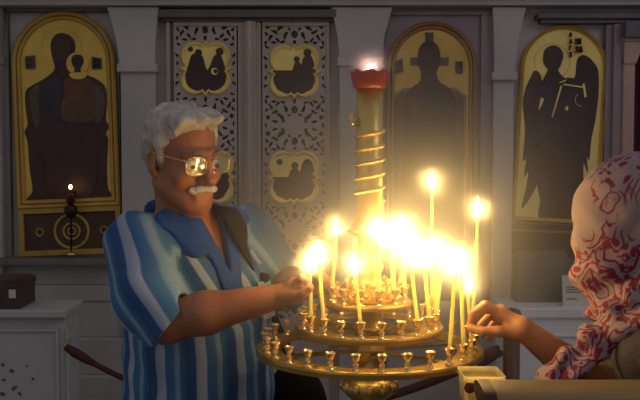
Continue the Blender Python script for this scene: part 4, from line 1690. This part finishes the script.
# chest pocket with something dark in it
pk = MB()
pc = on_torso(.115, 1.255, .012)
A = on_torso(.085, 1.270, .010)
B_ = on_torso(.150, 1.270, .010)
Cc = on_torso(.150, 1.175, .012)
Dd = on_torso(.085, 1.175, .012)
th_ = fw_ * .006
pk.add([A, B_, Cc, Dd, A + th_, B_ + th_, Cc + th_, Dd + th_], [(0, 1, 2, 3), (7, 6, 5, 4), (0, 4, 5, 1), (1, 5, 6, 2), (2, 6, 7, 3), (3, 7, 4, 0)])
pk.build('chest_pocket', mat('pale_blue_cotton', (0.40, 0.44, 0.50), .85, var=.1, scale=60), sh_o)
MB().sphere(on_torso(.118, 1.278, .010), (.018, .012, .014), 14, 8).build('pocket_contents', M['bag'], sh_o)

# hair
hair = Body()
hair.add(ell_(mT(0, -.017, .032), np.array((.083, .101, .091)) * HS, HR), .02)
hair.add(ell_(mT(.012, .052, .096), np.array((.056, .040, .018)) * HS, HR), .02)
hair.add(ell_(mT(-.045, .030, .085), np.array((.032, .046, .022)) * HS, HR), .02)
hair.add(ell_(mT(0, -.076, -.012), np.array((.062, .036, .056)) * HS, HR), .02)


def hair_fn(p):
    d = hair(p)
    q_ = (p - HC) @ HR / HS
    x, y, z = q_.T
    lim = np.maximum(y * .80 - z * .60 - .006 - .008 * np.clip(1 - np.abs(x) / .05, 0, 1), -(z + .078))
    burn = np.maximum(np.maximum(np.abs(y - .012) - .010, -(z + .030)), z - .04)      # sideburn
    lim = np.minimum(lim, burn)
    tuft = .0030 * np.sin(x * 130 + 20 * z + 3 * np.sin(y * 60)) + .0028 * np.sin(y * 95 + 40 * x) + .002 * np.sin(z * 170 + x * 90)
    return np.maximum(d + tuft, lim * HS)


lo_, hi_ = HC - .20, HC + .20
sdf_object('hair', hair_fn, lo_, hi_, .0030, M['hair'], man_o)
mo = Body()
for sx in (-1, 1):
    mo.add(ell_(mT(sx * .012, .097, -.059), np.array((.014, .009, .0085)) * HS, HR), .006)
    mo.add(ell_(mT(sx * .027, .089, -.064), np.array((.012, .008, .0085)) * HS, HR), .006)
mo_fn = lambda p: mo(p) + .0012 * np.sin(p[:, 0] * 900) * np.sin(p[:, 2] * 300)
sdf_object('moustache', mo_fn, mT(0, .09, -.06) - .07, mT(0, .09, -.06) + .07, .0018, M['white_hair'], man_o)
for sx in (-1, 1):
    eb = Body()
    eb.add(cap_(mT(sx * .014, .0985, .018), mT(sx * .034, .094, .024), .0036, .0042), .004)
    eb.add(cap_(mT(sx * .034, .094, .024), mT(sx * .050, .080, .017), .0042, .0025), .004)
    cc = mT(sx * .032, .09, .02)
    sdf_object('eyebrow', eb, cc - .04, cc + .04, .0015, M['brow'], man_o)
    e_ = mT(sx * .031, .0765, -.0055)
    ey = MB().sphere(e_, .0145 * HS, 18, 12).build('eye', M['eye_white'], man_o)
    i_ = mT(sx * .033, .0895, -.009)
    MB().sphere(i_, .0055 * HS, 12, 8).build('iris', M['iris'], ey)

# spectacles
gm = MB()
lens_loops = []
for sx in (-1, 1):
    lp_ = []
    for k in range(28):
        t = 2 * PI * k / 28
        c_, s_ = math.cos(t), math.sin(t)
        rx = .0255 * abs(c_) ** .75 * (1 if c_ >= 0 else -1)
        rz = .0205 * abs(s_) ** .75 * (1 if s_ >= 0 else -1)
        xx = sx * .034 + rx
        lp_.append(mT(xx, .107 - .30 * max(0, abs(xx) - .02) ** 1.0 * .5, -.004 + rz))
    lens_loops.append(lp_)
    gm.tube(lp_, .0014, 6, 0, True)
gm.tube([mT(-.010, .107, .004), mT(0, .112, .009), mT(.010, .107, .004)], .0014, 6)
gm.tube([mT(-.012, .107, .013), mT(.012, .107, .013)], .0011, 6)
gl_o = gm.build('glasses', M['wire'], man_o)
for lp_ in lens_loops:
    cc = sum(lp_) / len(lp_)
    MB().add([tuple(cc + HR[:, 1] * .0015)] + [tuple(q_) for q_ in lp_] + [tuple(cc - HR[:, 1] * .0005)],
             [(0, 1 + k, 1 + (k + 1) % 28) for k in range(28)] + [(29, 1 + (k + 1) % 28, 1 + k) for k in range(28)]).build('lens', M['lens'], gl_o)
for sx in (-1, 1):
    MB().tube([mT(sx * .0595, .101, .008), mT(sx * .072, .085, .010), mT(sx * .082, .03, .010), mT(sx * .084, -.005, .012), mT(sx * .082, -.022, -.006)], .0016, 6).build('temple_arm', M['wire'], gl_o)

# trousers and shoes
tr_ = Body()
tr_.add(stack_([(.76, lv[0][1], lv[0][2], .178, .150), (.98, lv[1][1], lv[1][2], .19, .17)], YAW_T), .02)
for s in (-1, 1):
    kn = hip + lat * s * .10 + fw_ * .03 - np.array((0, 0, .33))
    an = hip + lat * s * .10 - np.array((0, 0, .70))
    tr_.add(cap_(hip + lat * s * .085, kn, .105, .080), .02)
    tr_.add(cap_(kn, an, .080, .066), .02)
sdf_object('trousers', tr_, (-.66, 2.05, .02), (.02, 2.66, 1.02), .008, M['trousers'], man_o)
for s in (-1, 1):
    an = hip + lat * s * .10 - np.array((0, 0, .73))
    sb = Body()
    sb.add(cap_(an + np.array((0, 0, -.012)) - fw_ * .02, an + fw_ * .17 - np.array((0, 0, .030)), .048, .042), .02)
    sb.add(lambda p: .001 - p[:, 2], .001, 'x')
    cc = an + fw_ * .07
    sdf_object('shoe', sb, cc - .2, cc + .2, .006, M['shoe'], man_o)

# shoulder bag: strap over his far shoulder, bag at the hip
bx = P(297, 384, 2.50)
root = empty('shoulder_bag', (bx.x, 2.50, bx.z - .12), 'dark brown shoulder bag at the man\'s side, its strap over his far shoulder', 'bag')
sp = [V3(203, 222, 2.43), V3(209, 209.5, 2.37), V3(216, 206, 2.30), V3(225, 209, 2.265), V3(235, 221, 2.255), V3(243, 238, 2.262), V3(250, 258, 2.30), V3(262, 290, 2.40), V3(282, 340, 2.49), V3(293, 366, 2.51)]
sp = [Vector(q_) for q_ in catmull([tuple(q_) for q_ in sp], 6, False)]
mb = MB()
vv, ff = [], []
for i, p_ in enumerate(sp):
    t = (sp[min(i + 1, len(sp) - 1)] - sp[max(i - 1, 0)]).normalized()
    outw = (p_ - Vector((torso_c := P(192, 0, 2.33)).to_tuple()[:2] + (p_.z - .08,))).normalized()
    sd = t.cross(outw).normalized()
    nn = sd.cross(t).normalized()
    w = .034
    for a_, b_ in ((-w, .0025), (w, .0025), (w, -.0025), (-w, -.0025)):
        vv.append(p_ + sd * a_ + nn * b_)
n = len(sp)
for i in range(n - 1):
    for k in range(4):
        ff.append((i * 4 + k, i * 4 + (k + 1) % 4, i * 4 + 4 + (k + 1) % 4, i * 4 + 4 + k))
ff += [(3, 2, 1, 0), (n * 4 - 4, n * 4 - 3, n * 4 - 2, n * 4 - 1)]
mb.add(vv, ff)
mb.build('strap', M['bag'], root)
bb = Body()
c_ = np.array((bx.x, 2.51, bx.z - .07))
Rb = frame(D(40), 0)
bb.add(ell_(c_, (.062, .115, .13), Rb), .02)
bb.add(ell_(c_ + np.array((0, 0, -.06)), (.066, .125, .10), Rb), .03)
sdf_object('bag_body', bb, c_ - .26, c_ + .22, .006, M['bag'], root)

# ================================================================== THE WOMAN
WC, WS = V3(635, 222, 1.86), 1.0
WR = frame(D(-112), D(12))
wT0 = lambda x, y, z: WC + WR @ np.array((x, y, z))
wom = Body()
wT = head_ops(wom, WC, WR, WS, False)
wneck = V3(650, 318, 1.90)
YAW_W = D(-100)
wlv = []
for z, px, a_, b_ in ((.76, 676, .17, .13), (.95, 676, .18, .13), (1.10, 674, .16, .12), (1.22, 670, .175, .125), (1.30, 662, .165, .11), (1.345, 656, .12, .085), (1.38, 652, .06, .06)):
    wlv.append((z, P(px, 0, 1.93).x, 1.93, a_, b_))
w_in = stack_([(z, x, y, a_ - .014, b_ - .014) for z, x, y, a_, b_ in wlv], YAW_W)
wom.add(w_in, .02)
wom.add(cap_(wT(0, -.025, -.05), wneck + np.array((0, 0, -.06)), .048, .056), .03)
latw = np.array((math.cos(YAW_W), math.sin(YAW_W), 0))
fww = np.array((math.sin(YAW_W), -math.cos(YAW_W), 0))
wsh_l, wel_l = V3(655, 356, 1.76), V3(668, 470, 1.76)        # near arm hangs down
wsh_r, wel_r, wwr = V3(660, 345, 2.09), V3(606, 393, 1.945), V3(521, 328, 1.905)
wom.add(cap_(wsh_r, wel_r, .048, .042), .03)
wom.add(cap_(wel_r, wel_r + (wwr - wel_r) * .4, .042, .040), .02)
wom.add(cap_(wel_r + (wwr - wel_r) * .4, wwr, .040, .0235), .02)
wwl = wel_l + np.array((-.09, .03, -.20))
wom.add(cap_(wsh_l, wel_l, .048, .040), .03)
wom.add(cap_(wel_l, wwl, .040, .024), .02)
hl = lambda a_, b_, c_: wwl + fww * a_ + latw * b_ + np.array((0, 0, c_))
hand_ops(wom, wwl,
         [[hl(.03, -.008, -.075), hl(.04, -.012, -.11), hl(.035, -.014, -.13), hl(.02, -.014, -.145)],
          [hl(.012, -.006, -.08), hl(.02, -.01, -.118), hl(.015, -.012, -.14), hl(.0, -.014, -.155)],
          [hl(-.006, -.006, -.078), hl(0, -.01, -.113), hl(-.006, -.012, -.133), hl(-.018, -.014, -.146)],
          [hl(-.022, -.006, -.07), hl(-.02, -.008, -.098), hl(-.024, -.01, -.115), hl(-.032, -.012, -.125)]],
         [hl(.03, -.01, -.03), hl(.048, -.016, -.055), hl(.054, -.02, -.08), hl(.05, -.022, -.10)], .0080, .012)
HYc = held.location.y
hy = HYc
hand_ops(wom, wwr,
         [[V3(500, 311, hy + .005), V3(485, 304.5, hy - .012), V3(473, 313, hy - .008), V3(469.5, 325, hy - .006)],
          [V3(501, 314, hy + .026), V3(486, 309, hy + .014), V3(475, 317, hy + .010), V3(472, 329, hy + .008)],
          [V3(503, 319, hy + .045), V3(489, 316, hy + .036), V3(481, 325, hy + .030), V3(482, 335, hy + .028)],
          [V3(506, 325, hy + .060), V3(494, 324, hy + .052), V3(488, 331, hy + .047), V3(490, 338, hy + .045)]],
         [V3(511, 332, hy - .002), V3(497, 331.5, hy - .020), V3(483, 331.5, hy - .022), V3(470.5, 328.5, hy - .013)], .0092, .0140)
whip = np.array((wlv[0][1], wlv[0][2], .78))
for s in (-1, 1):
    kn = whip + latw * s * .085 - np.array((0, 0, .33))
    an = whip + latw * s * .085 - np.array((0, 0, .71))
    wom.add(cap_(whip + latw * s * .08, kn, .085, .055), .03)
    wom.add(cap_(kn, an, .052, .036), .02)
    wom.add(cap_(an - np.array((0, 0, .03)), an + fww * .14 - np.array((0, 0, .042)), .032, .025), .02)
wo = sdf_object('person', wom, (.27, 1.62, -.01), (.90, 2.20, 1.76), .0036, M['skin_w'], None, Vector((whip[0], whip[1], 0)))
tag(wo, 'woman with a white and red printed headscarf, holding a candle on the stand', 'person')
for sx in (-1, 1):
    ey = MB().sphere(wT(sx * .031, .0770, -.003), .0140, 16, 10).build('eye', M['eye_white'], wo)
    MB().sphere(wT(sx * .031, .0895, -.006), .0052, 12, 8).build('iris', M['iris'], ey)
# coat
ct = Body()
ct.add(stack_(wlv, YAW_W), .02)
ct.add(stack_([(.12, whip[0], whip[1], .26, .22), (.80, whip[0], whip[1], .19, .145)], YAW_W), .03)
ct.add(cap_(wneck + np.array((0, 0, -.05)), wsh_l, .055, .064), .03)
ct.add(cap_(wneck + np.array((0, 0, -.05)), wsh_r, .055, .060), .03)
ct.add(cap_(wsh_l, wel_l, .066, .058), .03)
ct.add(cap_(wel_l, wel_l + (wwl - wel_l) * .85, .057, .046), .02)
ct.add(cap_(wsh_r, wsh_r + (wel_r - wsh_r) * .75, .062, .058), .03)
ct_fn = lambda p: ct(p) + .003 * wob(p, 22, 1.3)
sdf_object('coat', ct_fn, (.36, 1.56, .08), (1.06, 2.26, 1.42), .0055, M['coat'], wo)
for s in (-1, 1):
    an = whip + latw * s * .085 - np.array((0, 0, .71))
    sb = Body()
    sb.add(cap_(an + np.array((0, 0, -.012)) - fww * .02, an + fww * .16 - np.array((0, 0, .030)), .044, .038), .02)
    sb.add(lambda p: .001 - p[:, 2], .001, 'x')
    cc = an + fww * .07
    sdf_object('shoe', sb, cc - .2, cc + .2, .006, M['shoe'], wo)
# scarf: hood, wrap round the neck, tail across the chest
sf = Body()
E = lambda x, y, z, a_, b_, d_, k=.03, op='u': sf.add(ell_(wT(x, y, z), (a_, b_, d_), WR), k, op)
E(0, -.012, .036, .098, .122, .108)
E(0, .034, -.015, .090, .112, .112)
E(0, .042, -.070, .082, .102, .080, .05)
E(0, .048, -.112, .070, .088, .060, .05)
E(0, -.070, -.060, .085, .075, .10, .04)
E(0, .150, -.015, .054, .075, .088, .012, 's')
# gathered wrap under the chin
for (cx_, cy_, cz_, ra_, rb_, rr) in ((0, .000, -.150, .088, .092, .024), (0, .004, -.182, .096, .100, .025), (0, -.002, -.118, .080, .082, .020)):
    lp_ = []
    for k in range(20):
        t = 2 * PI * k / 20
        lp_.append(wT(cx_ + ra_ * math.sin(t), cy_ + rb_ * math.cos(t), cz_ + .010 * math.cos(t + .8)))
    for k in range(20):
        sf.add(cap_(lp_[k], lp_[(k + 1) % 20], rr, rr), .008)
E(0, -.01, -.15, .08, .08, .06, .02)
# shoulders under the cloth and the tail that falls to the front
tailA = [V3(592, 346, 1.80), V3(570, 362, 1.80), V3(548, 376, 1.80), V3(528, 392, 1.80), V3(516, 412, 1.80)]
tailB = [V3(606, 346, 1.785), V3(585, 361, 1.780), V3(565, 377, 1.775), V3(548, 394, 1.77), V3(538, 416, 1.77)]
tailC = [V3(636, 332, 1.765), V3(615, 346, 1.745), V3(596, 362, 1.74), V3(580, 384, 1.74), V3(572, 410, 1.74)]
for tl, r0 in ((tailA, .020), (tailB, .015)):
    for a_, b_ in zip(tl[:-1], tl[1:]):
        sf.add(cap_(a_, b_, r0, r0), .018)
for a_, b_ in zip(tailA, tailB):
    sf.add(cap_(a_, b_, .014, .012), .012)
sf.add(cap_(V3(592, 334, 1.82), V3(655, 308, 1.79), .028, .030), .02)
sf.add(cap_(V3(612, 346, 1.78), V3(660, 318, 1.76), .014, .020), .02)


def scarf_fn(p):
    d = sf(p)
    q_ = (p - WC) @ WR
    x, y, z = q_.T
    amp = np.interp(z, [-.22, -.12, -.06, .08], [.0065, .0055, .0020, .0008])
    return d + amp * np.sin(z * 95 + y * 55 + 3.0 * np.sin(y * 22 + x * 10)) + amp * .7 * np.sin(y * 90 - z * 60)


def print_amt(v):
    z = (v - WC) @ WR[:, 2]
    return np.interp(z, [-.25, -.10, -.02, .05, .12], [.32, .24, .10, .06, .06])


sdf_object('headscarf', scarf_fn, (.36, 1.66, 1.02), (.86, 2.06, 1.76), .0034, M['scarf'], wo, None, {'print': print_amt})

# ================================================================== FOREGROUND
QY = 1.5
a, b = P(480, 381, QY), P(480, 401, QY)
rz, rr = (a.z + b.z) / 2 - .004, (a.z - b.z) / 2
root = empty('pew', (.75, QY, 0), 'golden wooden pew back with a rounded top rail, at the lower right edge', 'pew')
x0 = P(483, 0, QY).x
mb = MB()
lps = []
for x in np.linspace(x0 + .006, 1.55, 12):
    lps.append([(x, QY + .055 * math.cos(2 * PI * k / 24), rz + rr * (abs(math.sin(2 * PI * k / 24)) ** .7) * (1 if math.sin(2 * PI * k / 24) >= 0 else -1)) for k in range(24)])
mb.loft(lps, 0, True, True)
mb.add(lps[-1], [tuple(range(24))])
mb.build('top_rail', M['pew_wood'], root)
mb = MB()
e0_ = [(x0, y, z) for _, y, z in lps[0]]
e1_ = [(x0 + .008, QY + (y - QY) * 1.04, rz + (z - rz) * 1.04) for _, y, z in lps[0]]
e2_ = [(x0 + .02, QY + (y - QY) * 1.04, rz + (z - rz) * 1.04) for _, y, z in lps[0]]
mb.loft([e0_, e1_, e2_], 0, True, True)
mb.add(e0_, [tuple(range(24))[::-1]])
mb.build('rail_end', M['end_wood'], root)
MB().box(x0 + .05, 1.5, QY - .012, QY + .012, .42, rz - rr * .7, 0, .003).build('back_panel', M['pew_wood'], root)
MB().box(x0 + .03, 1.52, QY - .45, QY - .012, .40, .44, 0, .006).build('seat', M['pew_wood'], root)
for xx in (x0 + .03, 1.48):
    MB().box(xx, xx + .05, QY - .45, QY - .39, 0, .40, 0, .004).build('leg', M['pew_wood'], root)
    MB().box(xx, xx + .05, QY - .03, QY + .03, 0, .42, 0, .004).build('leg', M['pew_wood'], root)

# clear plastic tub of candles on a small stool-height pillar table
TY = 1.72
t0, t1 = P(461, 373, TY), P(503, 373, TY)
ztop = t0.z
zb = P(0, 412, TY).z
tb = empty('side_table', ((t0.x + t1.x) / 2, TY + .02, 0), 'small wooden side table carrying the clear plastic tub by the pew', 'table')
cx = (t0.x + t1.x) / 2
MB().box(cx - .075, cx + .075, TY - .055, TY + .075, zb - .02, zb, 0, .003).build('table_top', M['brown_wood'], tb)
for sx in (-1, 1):
    for sy in (-1, 1):
        MB().box(cx + sx * .058 - .008, cx + sx * .058 + .008, TY + .01 + sy * .05 - .008, TY + .01 + sy * .05 + .008, 0, zb - .02).build('leg', M['brown_wood'], tb)
tub = empty('plastic_tub', (cx, TY, zb), 'clear plastic tub with a dark red label, left of the pew rail end', 'tub')
w = (t1.x - t0.x) / 2
mb = MB()


def rrect(hx, hy, z, r, n_=5):
    o = []
    for qx, qy, a0 in ((1, 1, 0), (-1, 1, 90), (-1, -1, 180), (1, -1, 270)):
        for k in range(n_ + 1):
            an = D(a0 + 90 * k / n_)
            o.append((cx + qx * (hx - r) + r * math.cos(an), TY + .012 + qy * (hy - r) + r * math.sin(an), z))
    return o


wl = [rrect(w * .86, .035, zb + .0005, .008), rrect(w * .94, .040, ztop - .012, .008), rrect(w * 1.0, .044, ztop - .010, .008), rrect(w * 1.0, .044, ztop, .008),
      rrect(w * .96, .041, ztop, .008), rrect(w * .88, .036, ztop - .011, .008), rrect(w * .80, .030, zb + .004, .008)]
mb.loft(wl, 0, True, False)
mb.add(wl[0], [tuple(range(len(wl[0])))[::-1]])
mb.add(wl[-1], [tuple(range(len(wl[0])))])
mb.build('tub_body', M['plastic'], tub)
lb = P(470, 388, TY - .03)
mb = MB()
mb.lathe((0, 0, 0), [(.0001, 0), (.011, 0), (.011, .001), (.0001, .001)], 24)
mb.v = [(lb.x + x, TY - .0275 - z, lb.z + y) for x, y, z in mb.v]
mb.build('label', M['red_label'], tub)
MB().box(cx - w * .70, cx + w * .70, TY - .012, TY + .036, zb + .006, ztop - .018, 0, .003).build('wax_filling', M['candle_bundle'], tub)

# ------------------------------------------------------------------ added haze volume that imitates lens bloom round the burning candles
hz = P(396, 215, 1.99)
bm = bmesh.new()
bmesh.ops.create_icosphere(bm, subdivisions=3, radius=1.0)
me = bpy.data.meshes.new('candle_bloom')
bm.to_mesh(me)
bm.free()
bloom = bpy.data.objects.new('candle_bloom', me)
bloom.location = hz
bloom.scale = (.66, .44, .52)
COL.objects.link(bloom)
tag(bloom, 'thin added haze imitating lens bloom round the burning candles', 'bloom', None, 'stuff')
m = bpy.data.materials.new('candle_bloom')
m.use_nodes = True
nt = m.node_tree
nt.nodes.remove(nt.nodes['Principled BSDF'])
vs = nt.nodes.new('ShaderNodeVolumeScatter')
vs.inputs['Color'].default_value = (1, 1, 1, 1)
vs.inputs['Anisotropy'].default_value = 0.45
tc = nt.nodes.new('ShaderNodeTexCoord')
ln = nt.nodes.new('ShaderNodeVectorMath')
ln.operation = 'LENGTH'
nt.links.new(tc.outputs['Object'], ln.inputs[0])
rp = nt.nodes.new('ShaderNodeMapRange')
rp.interpolation_type = 'SMOOTHSTEP'
rp.inputs['From Min'].default_value = 0.0
rp.inputs['From Max'].default_value = 1.0
rp.inputs['To Min'].default_value = 1.0
rp.inputs['To Max'].default_value = 0.0
nt.links.new(ln.outputs['Value'], rp.inputs['Value'])
pw = nt.nodes.new('ShaderNodeMath')
pw.operation = 'POWER'
pw.inputs[1].default_value = 1.4
nt.links.new(rp.outputs['Result'], pw.inputs[0])
ml = nt.nodes.new('ShaderNodeMath')
ml.operation = 'MULTIPLY'
ml.inputs[1].default_value = HAZE_DENSITY
nt.links.new(pw.outputs[0], ml.inputs[0])
acc = ml
gm_ = nt.nodes.new('ShaderNodeNewGeometry')
for f_ in FLAMES:
    ds_ = nt.nodes.new('ShaderNodeVectorMath')
    ds_.operation = 'DISTANCE'
    nt.links.new(gm_.outputs['Position'], ds_.inputs[0])
    ds_.inputs[1].default_value = f_
    mr_ = nt.nodes.new('ShaderNodeMapRange')
    mr_.interpolation_type = 'SMOOTHSTEP'
    mr_.inputs['From Min'].default_value = 0.0
    mr_.inputs['From Max'].default_value = 0.056
    mr_.inputs['To Min'].default_value = FLAME_BLOOM
    mr_.inputs['To Max'].default_value = 0.0
    nt.links.new(ds_.outputs['Value'], mr_.inputs['Value'])
    ac_ = nt.nodes.new('ShaderNodeMath')
    ac_.operation = 'ADD'
    nt.links.new(acc.outputs[0], ac_.inputs[0])
    nt.links.new(mr_.outputs['Result'], ac_.inputs[1])
    acc = ac_
nt.links.new(acc.outputs[0], vs.inputs['Density'])
nt.links.new(vs.outputs[0], nt.nodes['Material Output'].inputs['Volume'])
me.materials.append(m)
